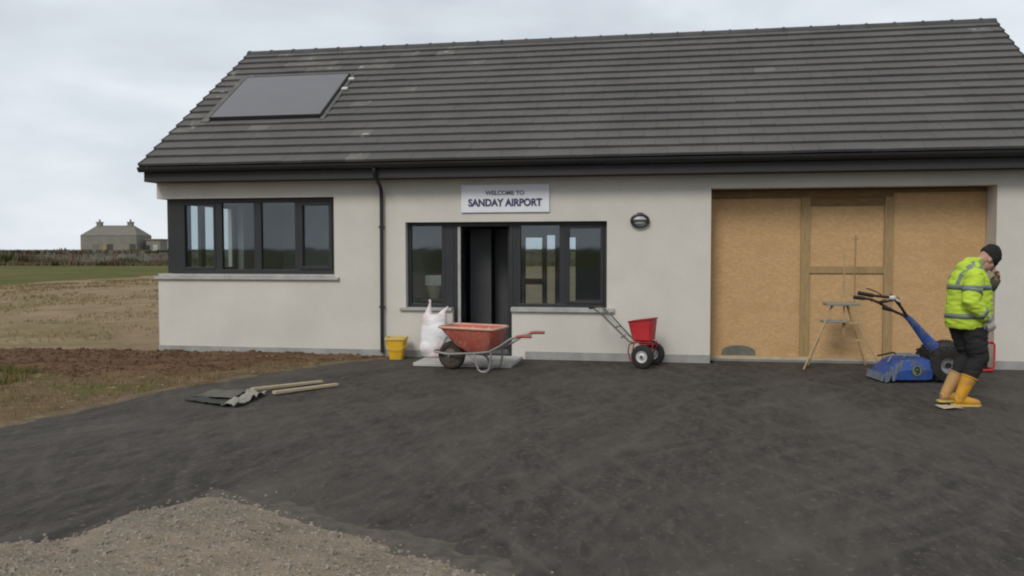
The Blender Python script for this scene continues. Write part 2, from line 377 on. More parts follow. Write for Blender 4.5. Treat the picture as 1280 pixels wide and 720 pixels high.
# rough bare field to the left of and behind the building
fieldpoly = [(-22.5, -45), (-22.4, 22), (-22.8, 37), (-26, 60), (-30, 66), (40, 68), (60, 8), (14, 8), (14, 7), (0, 7), (0, -.2), (2, -.5), (2, -45)]
field, fz = sheet('field', fieldpoly, .45, m_field, .07, .02, .07, .22, 3.0, .12, zbase=-.01, low=-.05)
asp = MB(); asp.add([(1.0, -60, 0), (70, -60, 0), (70, 7.5, 0), (13.2, 7.5, 0), (13.2, .0, 0), (12.2, .7, 0), (8.6, .7, 0), (8.6, .02, 0), (3.6, .02, 0), (2.6, -1.2, 0), (2.0, -2.6, 0), (1.2, -5, 0)], [tuple(range(12))])
struct(asp.build('forecourt', m_asphalt))
soilpoly = [(-14, -.4), (-2.7, -.25), (-1.4, -.02), (-.05, .05), (-.05, -.004), (3.72, -.004), (3.9, -.35), (3.55, -.45), (2.6, -1.35), (1.9, -2.5), (1.0, -3.05), (-.73, -2.5), (-14, -2.2)]
soil, sz = sheet('soil', soilpoly, .07, m_soil, .045, .2, .04, 2.2, .40, 1.5, low=-.02, box=(-14, 4, -3.5, .2))
vergepoly = [(-14, -2.0), (-.73, -2.35), (1.0, -2.9), (1.9, -2.4), (2.6, -1.25), (3.5, -.4), (3.7, -.35), (3.25, -1.03), (2.70, -2.32), (2.28, -3.49), (2.12, -4.71), (1.88, -5.58), (1.6, -9), (1.2, -20), (-14, -20)]
verge, vz = sheet('verge', vergepoly, .09, m_verge, .035, .2, .03, 1.6, .22, 1.9, low=-.02, box=(-10, 4, -14, -.2))
gravpoly = [(-1, -8.8), (3, -8.7), (4.40, -8.53), (4.64, -8.44), (4.72, -8.26), (4.74, -8.0), (4.86, -7.74), (5.03, -7.42), (5.18, -7.40), (5.38, -7.54), (5.67, -7.70), (6.02, -7.93), (6.49, -8.16), (6.9, -8.35), (7.14, -8.49), (7.6, -8.9), (8.0, -10), (8.2, -16), (-1, -16)]
grav, gz = sheet('gravel', gravpoly, .045, m_gravel, .10, .17, .06, 1.7, .14, 3.4, low=-.015, box=(-1.2, 8.6, -14, -7.1))
edgepoly = [(1.80, -5.75), (1.98, -4.80), (2.10, -3.60), (2.52, -2.38), (3.05, -1.10), (3.55, -.42), (3.95, -.12), (3.95, -.30), (3.30, -1.02), (2.76, -2.28), (2.36, -3.45), (2.22, -4.68), (2.05, -5.7), (1.8, -9.2), (1.5, -9.2)]
sheet('verge_edge', edgepoly, .04, m_edge, .015, .2, .02, 4, .22, 3.5, low=-.012)
# thin grey fines drifted along the edge of the gravel
fin, _ = sheet('asphalt_fines', [(5.0, -7.30), (5.25, -7.28), (5.9, -7.62), (6.6, -7.95), (7.1, -8.2), (7.3, -8.5), (6.9, -8.5), (5.9, -8.0), (5.2, -7.6)], .035, m_dust, .006, .05, .012, 4, .30, 4, low=-.012)

# scattered stones, clods, grass: nobody could count them
def scatter(name, pts, rad, m, label_kind='stuff', squash=.6):
    mb = MB()
    for (x, y, z) in pts:
        r = random.uniform(*rad)*(1 if random.random() > .06 else 1.8); a = random.random()*6.28
        vs = []
        for k in range(5):
            q = a+k*2*PI/5; rr = r*random.uniform(.7, 1.2); vs.append((x+rr*math.cos(q), y+rr*math.sin(q), z-.2*r))
        for k in range(5):
            q = a+.5+k*2*PI/5; rr = r*random.uniform(.4, .8); vs.append((x+rr*math.cos(q), y+rr*math.sin(q), z+r*squash*random.uniform(.6, 1.1)))
        mb.add(vs, [(k, (k+1) % 5, 5+(k+1) % 5, 5+k) for k in range(5)]+[(5, 6, 7, 8, 9)])
    me = bpy.data.meshes.new(name); me.from_pydata([tuple(v) for v in mb.v], [], mb.f); me.materials.append(m)
    o = bpy.data.objects.new(name, me); C.objects.link(o); o['kind'] = label_kind; return o
pts = []
while len(pts) < 9000:
    x = random.uniform(2.5, 8.0); y = random.uniform(-11.5, -7.2)
    d = sdist(x, y, gravpoly)
    if d > -.03 or (d > -.35 and random.random() < .10*(1+d/.35)**2): pts.append((x, y, max(gz(x, y), 0)))
scatter('gravel_stones', pts, (.004, .018), m_stoneg)
pts = []
while len(pts) < 2600:
    x = random.uniform(-6, 4); y = random.uniform(-3.4, 0)
    if sdist(x, y, soilpoly) > .05: pts.append((x, y, sz(x, y)))
scatter('soil_clods', pts, (.01, .035), m_soil)
pts = []
for k in range(4200):
    x = random.uniform(1.8, 13); y = random.uniform(-11, -.1)
    if x-y*0 > 2.2+(-y)*.0 and sdist(x, y, gravpoly) < 0 and sdist(x, y, vergepoly) < .1: pts.append((x, y, 0))
scatter('loose_chippings', pts, (.003, .008), m_dust)

def blades(name, pts, h, w, m):
    vs = []; fs = []
    for (x, y, z, s) in pts:
        for b in range(3):
            a = random.random()*6.28; hh = h*s*random.uniform(.5, 1.2); ww = w*s; lean = random.uniform(.1, .7)*hh
            px, py = x+random.uniform(-.03, .03)*s, y+random.uniform(-.03, .03)*s
            dx, dy = math.cos(a), math.sin(a); o = len(vs)
            vs += [(px-dy*ww, py+dx*ww, z-.01), (px+dy*ww, py-dx*ww, z-.01), (px+dx*lean, py+dy*lean, z+hh)]
            fs.append((o, o+1, o+2))
    me = bpy.data.meshes.new(name); me.from_pydata(vs, [], fs); me.materials.append(m)
    o = bpy.data.objects.new(name, me); C.objects.link(o); o['kind'] = 'stuff'; return o
m_grass = mat('verge_grass', (.085, .095, .025), (.14, .12, .04), scale=1.2, rough=.9, spec=.1)
m_straw = mat('dry_straw', (.24, .18, .085), (.16, .125, .055), scale=1.5, rough=.95, spec=.1)
gp = []; sp_ = []
for k in range(16000):
    x = random.uniform(-4, 3.6); y = random.uniform(-7.5, -.3)
    if sdist(x, y, vergepoly) < .02: continue
    n_ = fbm(x, y, .8)
    green = n_+.45-.35*(x+1) > .12
    if green: gp.append((x, y, vz(x, y), 1))
    elif random.random() < .30: sp_.append((x, y, vz(x, y), 1))
blades('verge_grass', gp, .075, .007, m_grass)
for k in range(16000):
    x = random.uniform(-20, -.2); y = random.uniform(.1, 30)
    if fbm(x, y, .35) > -.05: sp_.append((x, y, fz(x, y), 1.0+y*.05))
blades('dry_grass', sp_, .05, .006, m_straw)

# ------------------------------------------------------------------ terminal building
XE = 13.2; YB = 6.6; ZW = 2.66
EY, EZ, RY, RZ = -.38, 2.90, 3.278, 5.388
bld = thing('terminal_building', 'pale roughcast single storey building with dark tiled pitched roof and anthracite windows', 'building')
H_front = [(-.5, 2.95, 1.19, 2.415), (4.08, 5.70, .05, 2.02), (4.08, 4.80, .0, .714), (5.70, 7.09, .735, 2.02), (8.55, 12.26, -.1, 2.465)]
# entrance opening: window left of the door keeps the wall below it
H_front = [(-.5, 2.95, 1.19, 2.415), (4.08, 4.80, .714, 2.02), (4.80, 5.70, .03, 2.02), (5.70, 7.09, .735, 2.02), (8.55, 12.26, -.1, 2.465)]
mb = MB(); wallgrid(mb, 'X', 0, XE-.05, -.1, ZW, 0, .30, H_front)
wallgrid(mb, 'Y', .30, YB-.30, -.1, ZW, 0, .30, [(0, 2.25, 1.19, 2.415)])
wallgrid(mb, 'Y', .30, YB-.30, -.1, ZW, XE-.35, XE-.05, [])
H_back = [(4.80, 5.235, .2, 1.9), (5.275, 5.52, .2, 1.95), (5.72, 5.97, .2, 1.9), (9, 11, 1, 2)]
wallgrid(mb, 'X', 0, XE-.05, -.1, ZW, YB-.30, YB, H_back)
for x0 in (0.0, XE-.35):       # gable triangles
    mb.prism([(0, ZW), (YB, ZW), (YB, ZW+.3), (RY, RZ-.14), (0, ZW+.3)], (x0, x0+.3), 'X')
mb.build('wall', m_render, bld)
for k, (x0, x1) in enumerate(((12.26, 12.40), (8.41, 8.55))):
    MB().box(x0, x1, .301, .54, -.05, 2.6).build('reveal', m_render, bld)
for x0, x1 in ((-.006, 4.42), (5.90, 8.548), (12.262, XE-.044)): MB().box(x0, x1, -.012, -.001, -.1, .10 if x0 < 5 else .115).build('plinth', m_plinth, bld)
MB().box(-.012, -.0065, -.012, YB, -.1, .10).build('plinth', m_plinth, bld)
mb = MB(); mb.box(.30, XE-.35, .30, YB-.3, 2.50, 2.52); mb.build('ceiling', m_inner, bld)
mb = MB(); mb.box(.30, XE-.35, .30, YB-.3, .0, .03); mb.build('inner_floor', m_innerfloor, bld)
for q in ((3.78, 3.88, .302, YB-.302), (8.2, 8.3, .302, YB-.302), (.302, 3.778, 3.9, 4.0)): MB().box(*q, .031, 2.498).build('partition', m_inner, bld)
for q in ((4.55, 4.60, 1.7, 2.9), (4.60, 5.30, 2.85, 2.90)): MB().box(*q, .032, 2.497).build('added_dark_screen', m_innerdark, bld)  # dark screens added so the open doorway reads as a dim interior
# roof: every course of tiles is laid separately
slope = (RZ-EZ)/(RY-EY); ln = math.hypot(RZ-EZ, RY-EY); dy, dz = (RY-EY)/ln, (RZ-EZ)/ln; ny, nz_ = -dz, dy
NCOURSE = 17; gauge = ln/NCOURSE
def roof_tiles(front=True):
    mb = MB(); tw = .332
    for k in range(NCOURSE):
        s0 = k*gauge-.018; s1 = (k+1)*gauge+.02
        x = -.03-(tw/2 if k % 2 else 0)
        while x < XE+.03:
            xa = max(x, -.03)+.0015; xb = min(x+tw, XE+.03)-.0015; x += tw
            if xb-xa < .02: continue
            j = random.uniform(-.003, .003); j2 = random.uniform(-.003, .003); tl = .047; hi = .012
            vs = []
            for (s, base, top) in ((s0+j2, .008+j, tl+j), (s1, -.022, .004)):
                for xx in (xa, xb):
                    for h in (base, top):
                        Y = EY+dy*s+ny*h; Z = EZ+dz*s+nz_*h
                        if not front: Y = 2*RY-Y
                        vs.append((xx, Y, Z))
            mb.add(vs, [(0, 1, 3, 2), (4, 6, 7, 5), (0, 4, 5, 1), (2, 3, 7, 6), (0, 2, 6, 4), (1, 5, 7, 3)])
    return mb
mb = roof_tiles(); b2 = roof_tiles(False); mb.add(b2.v, b2.f)
roof = mb.build('roof', m_tile, bld)
m_tile2 = mat('pale_roof_tile', (.15, .143, .132), (.115, .11, .10), scale=2.5, rough=.85, bump=.3, bscale=30, spec=.2, speck=(7, (.30, .29, .27), .62))
roof.data.materials.append(m_tile2); random.seed(21)
nt_ = len(roof.data.polygons)//6
for t_ in range(nt_):
    ps = roof.data.polygons[t_*6:t_*6+6]; cx_ = sum(p.center.x for p in ps)/6; cz_ = sum(p.center.z for p in ps)/6
    pr = .012 if cx_ > 4.8 or cz_ < 4.2 else .08
    if cx_ < .45 and 3.4 < cz_ < 5.0: pr = .75
    if 1.0 < cx_ < 4.6 and cz_ > 4.6: pr = .34
    if random.random() < pr:
        for p in ps: p.material_index = 1
mb = MB()       # roof deck under the tiles
for sgn in (0, 1):
    P = lambda y, z: ((2*RY-y) if sgn else y, z)
    mb.prism([P(EY+.05, EZ-.03), P(RY, RZ-.045), P(RY, RZ-.12), P(EY+.05, EZ-.10)], (.02, XE-.02), 'X')
mb.build('roof_deck', m_fascia, roof)
mb = MB(); x = -.04
while x < XE+.03:
    xa, xb = x, min(x+.45, XE+.05); rings = []
    for xx, ex in ((xa, .012), (xa+.03, .012), (xa+.032, 0), (xb, 0)):
        ring = [(xx, RY+(.13+ex)*math.cos(t), RZ-.065+(.11+ex)*math.sin(t)) for t in [PI*q/8 for q in range(9)]]
        rings.append([Vector(p) for p in ring])
    mb.loft(rings); x += .45
mb.build('ridge_tile', m_ridge, roof, smooth=True)
mb = MB()
for xx in (-.045, XE+.03):    # dry verge caps, one stepped cap per course
    mb = MB()
    for k in range(NCOURSE):
        for fr in (0, 1):
            s0 = k*gauge-.02; s1 = (k+1)*gauge+.0
            vs = []
            for s, hh in ((s0, .055), (s1, .02)):
                for x2 in (xx-.006*fr, xx+.02):
                    for h in (-.085, hh):
                        Y = EY+dy*s+ny*h; Z = EZ+dz*s+nz_*h
                        if fr: Y = 2*RY-Y
                        vs.append((x2, Y, Z))
            mb.add(vs, [(0, 1, 3, 2), (4, 6, 7, 5), (0, 4, 5, 1), (2, 3, 7, 6), (0, 2, 6, 4), (1, 5, 7, 3)])
    mb.build('verge_cap', m_ridge, roof)
# solar panel laid in the roof
def RP(x, s, h): return (x, EY+dy*s+ny*h, EZ+dz*s+nz_*h)
def rbox(mb, x0, x1, s0, s1, h0, h1):
    mb.add([RP(x, s, h) for x in (x0, x1) for s in (s0, s1) for h in (h0, h1)], [(0, 1, 3, 2), (4, 6, 7, 5), (0, 4, 5, 1), (2, 3, 7, 6), (0, 2, 6, 4), (1, 5, 7, 3)])
sA, sB = 1.47, 3.07
mb = MB(); rbox(mb, .50, 2.41, sA, sB, .052, .088); pan = mb.build('solar_panel', m_panel, roof, bevel=.004, label='flat dark solar panel near the left end of the roof')
mb = MB()
for a in ((.485, .50, sA, sB), (2.41, 2.43, sA, sB), (.485, 2.43, sA-.02, sA), (.485, 2.43, sB, sB+.02)): rbox(mb, a[0], a[1], a[2], a[3], .03, .091)
mb.build('panel_frame', m_fascia, roof)
mb = MB(); rbox(mb, .34, .484, sA-.08, sB+.06, .035, .047); rbox(mb, .485, 2.43, sB+.02, sB+.16, .03, .048); rbox(mb, 2.431, 2.50, sA-.1, sB+.02, .03, .046)
mb.build('flashing', m_flash, roof)
for s_ in (2.45, 2.85):
    mb = MB(); rbox(mb, 2.46, 2.56, s_, s_+.07, .047, .075); mb.build('panel_bracket', m_hub, roof)
# eaves
mb = MB(); mb.box(.02, XE-.02, -.33, -.302, ZW, 2.86); mb.box(-.0, .019, -.33, .0, ZW-.001, 2.86); mb.build('fascia', m_fascia, bld)
mb = MB(); mb.box(.02, XE-.02, -.301, -.001, ZW+.004, ZW+.016); mb.build('soffit', m_fascia, bld)
mb = MB(); rings = []
for xx in (-.03, XE+.03):
    outer = [Vector((xx, -.40+.062*math.cos(t), 2.872+.075*math.sin(t))) for t in [PI+PI*q/12 for q in range(13)]]
    inner = [Vector((xx, -.40+.054*math.cos(t), 2.872+.067*math.sin(t))) for t in [2*PI-PI*q/12 for q in range(13)]]
    rings.append(outer+inner)
mb.loft(rings)
for xx in (-.034, XE+.026): mb.prism([(-.40+.062*math.cos(t), 2.872+.075*math.sin(t)) for t in [PI+PI*q/12 for q in range(13)]], (xx, xx+.008), 'X')
gut = mb.build('gutter', m_gutter, bld, smooth=True)
mb = MB(); mb.tube([(3.735, -.40, 2.80), (3.735, -.40, 2.72), (3.735, -.35, 2.66), (3.73, -.12, 2.56), (3.728, -.065, 2.48), (3.728, -.06, 2.3), (3.725, -.06, 1.2), (3.722, -.06, .06)], .028, 12)
pipe = mb.build('downpipe', m_gutter, bld, smooth=True)
for z in (1.95, .75):
    mb = MB(); mb.box(3.69, 3.76, -.09, -.001, z-.012, z+.012); mb.lathe([(.034, z-.018), (.034, z+.018)], (3.725, -.06, 0), 'Z', 14); mb.build('bracket', m_gutter, pipe)

def rectframe(mb, x0, x1, z0, z1, w, y0, y1):
    mb.box(x0, x0+w, y0, y1, z0, z1); mb.box(x1-w, x1, y0, y1, z0, z1)
    mb.box(x0+w, x1-w, y0, y1, z1-w, z1); mb.box(x0+w, x1-w, y0, y1, z0, z0+w)
# corner window
mb = MB(); Y0, Y1 = .11, .18
mb.box(.107, .37, Y0, .37, 1.24, 2.412)                       # corner post
mb.box(.37, 2.945, Y0, Y1, 2.345, 2.412); mb.box(.37, 2.945, Y0, Y1, 1.235, 1.305)
for a, b in ((.936, 1.045), (1.586, 1.707), (2.266, 2.345), (2.875, 2.945)): mb.box(a, b, Y0, Y1, 1.305, 2.345)
rectframe(mb, 2.346, 2.874, 1.306, 2.344, .05, Y0-.012, Y1-.02)
rectframe(mb, .372, .935, 1.306, 2.344, .035, Y0-.006, Y1-.02)
mb.box(.11, .18, .37, 2.24, 2.345, 2.412); mb.box(.11, .18, .37, 2.24, 1.235, 1.305)
for a, b in ((1.01, 1.14), (2.17, 2.24)): mb.box(.11, .18, a, b, 1.305, 2.345)
cw = mb.build('window', m_frame, bld, bevel=.004, label='dark framed corner window that wraps round the left end')
for a, b in ((.406, .90), (1.045, 1.586), (1.707, 2.266), (2.396, 2.824)):
    mb = MB(); mb.box(a, b, .145, .151, 1.305, 2.345); mb.build('pane', m_glass, cw)
for a, b in ((.37, 1.01), (1.14, 2.17)):
    mb = MB(); mb.box(.145, .151, a, b, 1.305, 2.345); mb.build('pane', m_glass, cw)
mb = MB(); mb.prism([(-.05, -.05), (3.03, -.05), (3.03, -.002), (2.948, -.001), (2.948, .25), (.25, .25), (.25, 2.3), (-.05, 2.3)], (1.15, 1.192), 'Z')
mb.prism([(.0, .002), (2.947, .002), (2.947, .25), (.25, .25), (.25, 2.248), (.0, 2.248)], (1.1925, 1.234), 'Z')
mb.build('sill', m_conc, cw, bevel=.006)
# entrance screen
mb = MB(); rectframe(mb, 4.085, 4.66, .745, 2.015, .05, Y0, Y1); mb.box(4.66, 4.797, Y0, Y1, .745, 2.015)
w1 = mb.build('window', m_frame, bld, bevel=.004, label='narrow dark framed window left of the doorway')
mb = MB(); mb.box(4.135, 4.61, .145, .151, .795, 1.965); mb.build('pane', m_glass, w1)
mb = MB(); mb.box(3.99, 4.797, -.045, .108, .70, .744); mb.build('sill', m_conc, w1, bevel=.006)
mb = MB(); rectframe(mb, 5.70, 7.085, .765, 2.015, .05, Y0, Y1); mb.box(5.75, 5.81, Y0, Y1, .815, 1.965); mb.box(6.39, 6.49, Y0, Y1, .815, 1.965)
rectframe(mb, 6.491, 7.034, .816, 1.964, .045, Y0-.012, Y1-.02)
w2 = mb.build('window', m_frame, bld, bevel=.004, label='two light dark window right of the doorway')
for a, b in ((5.81, 6.39), (6.536, 6.99)):
    mb = MB(); mb.box(a, b, .145, .151, .816, 1.964); mb.build('pane', m_glass, w2)
mb = MB(); mb.box(5.69, 7.20, -.05, .108, .70, .764); mb.build('sill', m_conc, w2, bevel=.006)
mb = MB(); mb.box(4.798, 4.862, Y0, .22, .03, 2.015); mb.box(5.645, 5.698, Y0, .22, .03, 2.015); mb.box(4.862, 5.645, Y0, .22, 1.955, 2.015); mb.box(4.862, 5.645, Y0, .22, .031, .05)
dfm = mb.build('door_frame', m_frame, bld, bevel=.004)
mb = MB(); mb.box(4.863, 4.905, .085, .125, .052, 1.95); mb.build('edge_trim', m_conc, dfm, bevel=.004)
mb = MB(); rectframe(mb, 4.915, 5.64, .06, 1.95, .12, .8, .845)
mb.v = [Vector((5.60+(v.y-.8), .23+(v.x-4.915), v.z)) for v in mb.v]
dr = mb.build('door', m_frame, bld, bevel=.004, label='dark glazed door standing open inwards')
mb = MB(); mb.box(5.615, 5.622, .35, .835, .18, 1.83); mb.build('pane', m_glassdk, dr)
mb = MB(); mb.tube([(5.60, .86, 1.0), (5.56, .86, 1.0), (5.56, .74, 1.0)], .01, 8); mb.build('handle', m_silver, dr)
mb = MB(); mb.box(4.91, 5.24, .72, .76, .052, 1.93); mb.build('added_dark_panel', m_innerdark, bld); mb = MB(); mb.box(5.25, 5.58, .98, 1.02, .052, 1.93); mb.build('added_dark_panel', m_innerdark, bld)  # dark panels added behind the opening to set its shaded tone
# back windows seen through the building
for (a, b, c_, d_) in H_back:
    mb = MB(); rectframe(mb, a+.002, b-.002, c_+.002, d_-.002, .03, YB-.22, YB-.15)
    if a < 5: mb.box(a+.032, b-.032, YB-.22, YB-.15, .84, .97)
    bw = mb.build('window', m_frame, bld, label='small window in the back wall seen through the entrance')
    mb = MB(); mb.box(a+.032, b-.032, YB-.19, YB-.184, c_+.032, d_-.032); mb.build('pane', m_glass, bw)

# boarding over the garage opening
brd = thing('timber_boarding', 'orange brown board hoarding with battens closing off the wide right hand opening', 'boarding', (8.55, .36, 0))
def lb(x0, x1, y0, y1, z0, z1): return MB().box(x0-8.55, x1-8.55, y0-.36, y1-.36, z0, z1)
for (a, b, z0, z1, y) in ((8.556, 9.815, .075, 2.34, .40), (9.94, 10.935, .075, 1.27, .40), (9.94, 10.935, 1.365, 2.22, .40), (11.055, 12.254, .075, 2.40, .40)):
    lb(a, b, y, y+.018, z0, z1).build('board', m_osb, brd)
for (a, b, z0, z1) in ((9.816, 9.939, .07, 2.34), (10.936, 11.054, .07, 2.34)): lb(a, b, .37, .44, z0, z1).build('batten', m_batten, brd)
lb(9.94, 10.935, .375, .43, 1.271, 1.364).build('batten', m_batten, brd)
lb(8.553, 11.054, .365, .45, 2.341, 2.455).build('head_board', m_lintel, brd)
lb(11.055, 12.254, .37, .45, 2.401, 2.456).build('head_board', m_lintel, brd)
lb(9.94, 10.935, .385, .43, 2.221, 2.340).build('head_board', m_lintel, brd)
lb(8.553, 12.256, .345, .46, .02, .074).build('bottom_rail', m_palewood, brd)
mb = MB(); rr = [(.42+.24*math.cos(t), .08+.14*max(0, math.sin(t))**.6) for t in [PI*q/14 for q in range(15)]]
mb.prism([(a, b) for a, b in rr], (.025, .039)); mb.build('mortar_patch', m_cement, brd)
mb = MB(); lb(8.551, 12.258, .5, .52, .0, 2.46).build('backing_sheet', m_lintel, brd)

# sign
sg = thing('wall_sign', 'white rectangular sign with dark blue lettering on the wall above the doorway', 'sign', (5.603, 0, 2.358))
MB().box(-.656, .656, -.03, -.002, -.203, .203).build('board', m_white, sg, bevel=.004)
def text(s, size, z, m, bold, sx):
    cu = bpy.data.curves.new('lettering', 'FONT'); cu.body = s; cu.size = size; cu.align_x = 'CENTER'; cu.align_y = 'CENTER'; cu.extrude = .002; cu.offset = bold
    o = bpy.data.objects.new('tmp', cu); C.objects.link(o); dg = bpy.context.evaluated_depsgraph_get(); dg.update()
    me = bpy.data.meshes.new_from_object(o.evaluated_get(dg)); bpy.data.objects.remove(o)
    me.materials.clear(); me.materials.append(m)
    w = max(v.co.x for v in me.vertices)-min(v.co.x for v in me.vertices)
    t = bpy.data.objects.new('lettering', me); C.objects.link(t); t.parent = sg; t.location = (0, -.034, z); t.rotation_euler = (PI/2, 0, 0); t.scale = (sx/w, 1, 1)
text('WELCOME TO', .085, .078, m_greytx, .0022, .58)
text('SANDAY AIRPORT', .145, -.065, m_navy, .006, 1.10)
# oval bulkhead lamp
lp = thing('bulkhead_lamp', 'dark oval bulkhead lamp fixed high on the pale wall right of the entrance', 'wall lamp', (7.56, 0, 2.02))
def oval(mb, a, b, y0, y1, n=28): mb.prism([(a*math.cos(2*PI*q/n), b*math.sin(2*PI*q/n)) for q in range(n)], (y0, y1)); return mb
mb = oval(MB(), .135, .098, -.035, -.002); mb.tube([(.118*math.cos(2*PI*q/28), -.05, .082*math.sin(2*PI*q/28)) for q in range(28)], .02, 8, closed=True); mb.box(-.115, .115, -.088, -.05, -.011, .011); mb.box(-.04, .04, -.05, -.004, .094, .112)
mb.build('housing', m_gutter, lp, smooth=True)
MB().ell((0, -.05, 0), (.10, .03, .065), 20, 8).build('lens', m_lens, lp, smooth='all')
# door slab
sl = MB(); sl.box(4.48, 5.86, -.98, -.013, -.05, .045); tag(sl.build('concrete_slab', m_slab, None, bevel=.01), 'pale flat concrete slab set in front of the entrance doorway', 'slab')

# packages behind the left entrance window
t = MB(); t.box(-.13, .13, -.1, .1, 0, .16); tag(t.build('carton', m_conc, None, bevel=.005), 'pale square carton behind the window left of the doorway, upper one of two', 'carton'); bpy.data.objects['carton'].location = (4.36, .62, 1.05)
t = MB(); t.lathe([(.08, 0), (.135, .2), (.14, .2)], (0, 0, 0), 'Z', 20); tag(t.build('tub', m_greytray, None), 'tapered grey tub standing under the pale carton behind the window glass', 'tub'); bpy.data.objects['tub'].location = (4.36, .62, .85)
t = thing('side_table', 'small dark table behind the window left of the doorway', 'table', (4.36, .62, .03))
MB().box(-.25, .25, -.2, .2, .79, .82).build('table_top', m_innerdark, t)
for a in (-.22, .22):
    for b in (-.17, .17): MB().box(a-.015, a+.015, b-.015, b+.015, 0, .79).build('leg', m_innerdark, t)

# ------------------------------------------------------------------ objects on the forecourt
A0 = .1814
# yellow tub
bk = thing('bucket', 'scuffed yellow plastic tub standing by the black downpipe', 'bucket', (4.02, -.28, .0), .15)
def rr(w, d, z, n=6, r=.05):
    o = []
    for (cx, cy, a0) in ((w-r, d-r, 0), (-w+r, d-r, PI/2), (-w+r, -d+r, PI), (w-r, -d+r, 1.5*PI)):
        for k in range(n): a = a0+k*(PI/2)/(n-1); o.append(Vector((cx+r*math.cos(a), cy+r*math.sin(a), z)))
    return o
def sh(r, dx): return [v+Vector((dx, 0, 0)) for v in r]
mb = MB(); mb.loft([rr(.10, .09, .0), rr(.145, .125, .30), rr(.135, .115, .30), rr(.09, .08, .015)])
mb.build('body', m_yellow, bk, smooth=True)
mb = MB(); mb.loft([rr(.146, .126, .285), rr(.16, .14, .29), rr(.16, .14, .325), rr(.137, .117, .325), rr(.134, .114, .298)], cap=False); mb.build('rim', m_yelrim, bk, smooth=True)
mb = MB(); mb.tube([(-.155, 0, .29), (-.16, -.05, .2), (-.10, -.135, .16), (.0, -.15, .15), (.10, -.135, .16), (.16, -.05, .2), (.155, 0, .29)], .005, 6); mb.build('handle', m_yelrim, bk)
for o in bk.children: pass

# woven sack with two tied ears
bag = thing('woven_sack', 'tall white woven sack with faint pink print and two twisted ears beside the doorway', 'sack', (4.62, -.30, .045), A0)
bag.scale = (1.0, 1.0, 1.07)
mb = MB(); rings = []
prof = [(0, .17, .15), (.03, .215, .18), (.15, .235, .20), (.28, .225, .19), (.40, .20, .17), (.45, .175, .15), (.52, .18, .14), (.585, .165, .10)]
for z, a, b in prof:
    rings.append([Vector(((a*(1+.06*math.sin(3*q+z*9)+.03*math.sin(7*q+z*20)))*math.cos(q), (b*(1+.05*math.sin(4*q+z*5)))*math.sin(q), z)) for q in [2*PI*k/28 for k in range(28)]])
mb.loft(rings)
mb.tube([(-.11, 0, .50), (-.10, 0, .60), (-.085, 0, .68), (-.075, .0, .74), (-.08, 0, .79)], [(.08, .07), (.055, .05), (.028, .028), (.018, .018), (.022, .016)], 12)
mb.tube([(.06, 0, .52), (.11, 0, .60), (.155, 0, .65), (.19, .0, .69)], [(.075, .07), (.045, .04), (.022, .022), (.018, .014)], 12)
mb.ell((.04, -.1, .33), (.17, .10, .16)); mb.ell((-.08, -.08, .14), (.15, .12, .12))
mb.voxel('sack_body', m_bag, bag, .013, 2)
mb = MB(); mb.tube([(.17*math.cos(q), .145*math.sin(q), .445+.01*math.sin(2*q)) for q in [2*PI*k/20 for k in range(20)]], .008, 6, closed=True); mb.build('tie', m_hub, bag)
for o in bag.children: o.location = (0, 0, 0)

# wheelbarrow
wb = thing('wheelbarrow', 'orange red builder wheelbarrow with muddy wheel parked in front of the doorway', 'wheelbarrow', (5.10, -1.22, 0), R(-9))
W_ = MB(); W_.lathe([(.05, -.05), (.11, -.055), (.15, -.06), (.178, -.045), (.19, -.02), (.19, .02), (.178, .045), (.15, .06), (.11, .055), (.05, .05)], (0, 0, .19), 'Y', 28, closed=True)
wh = W_.build('wheel', m_mudtyre, wb, smooth=True)
MB().lathe([(.02, -.075), (.09, -.06), (.10, -.048), (.10, .048), (.09, .06), (.02, .075)], (0, 0, .19), 'Y', 20).build('rim', m_rust, wh, smooth=True)
def pan(mb, shrink, zb):
    # rim and floor rectangles with rounded corners
    def rect(x0, x1, w0, w1, z0, z1, r, n=5):
        o = []
        for (cx, cy, a0) in ((x1-r, w1-r, 0), (x0+r, w0-r, PI/2), (x0+r, -w0+r, PI), (x1-r, -w1+r, 1.5*PI)):
            for k in range(n):
                a = a0+k*(PI/2)/(n-1); x = cx+r*math.cos(a); o.append(Vector((x, cy+r*math.sin(a), z0+(z1-z0)*(x-x0)/(x1-x0))))
        return o
    s = shrink
    return [rect(.24+s, .60-s, .17-s, .20-s, zb, zb, .06), rect(.12+s, .64-s, .215-s, .25-s, zb+.08, zb+.06, .07), rect(-.08+s, .71-s, .28-s, .30-s, .585, .57, .08)]
mb = MB(); outer = pan(mb, 0, .27); inner = pan(mb, .012, .282)
mb.loft(outer+[[v for v in inner[2]]]+[inner[1], inner[0]])
tray = mb.build('tray', m_barrow, wb, smooth=True)
rim = pan(MB(), -.004, .27)[2]
mb = MB(); mb.tube([v+Vector((0, 0, .004)) for v in rim], .018, 8, closed=True); mb.build('rim', m_barrim, tray, smooth=True)
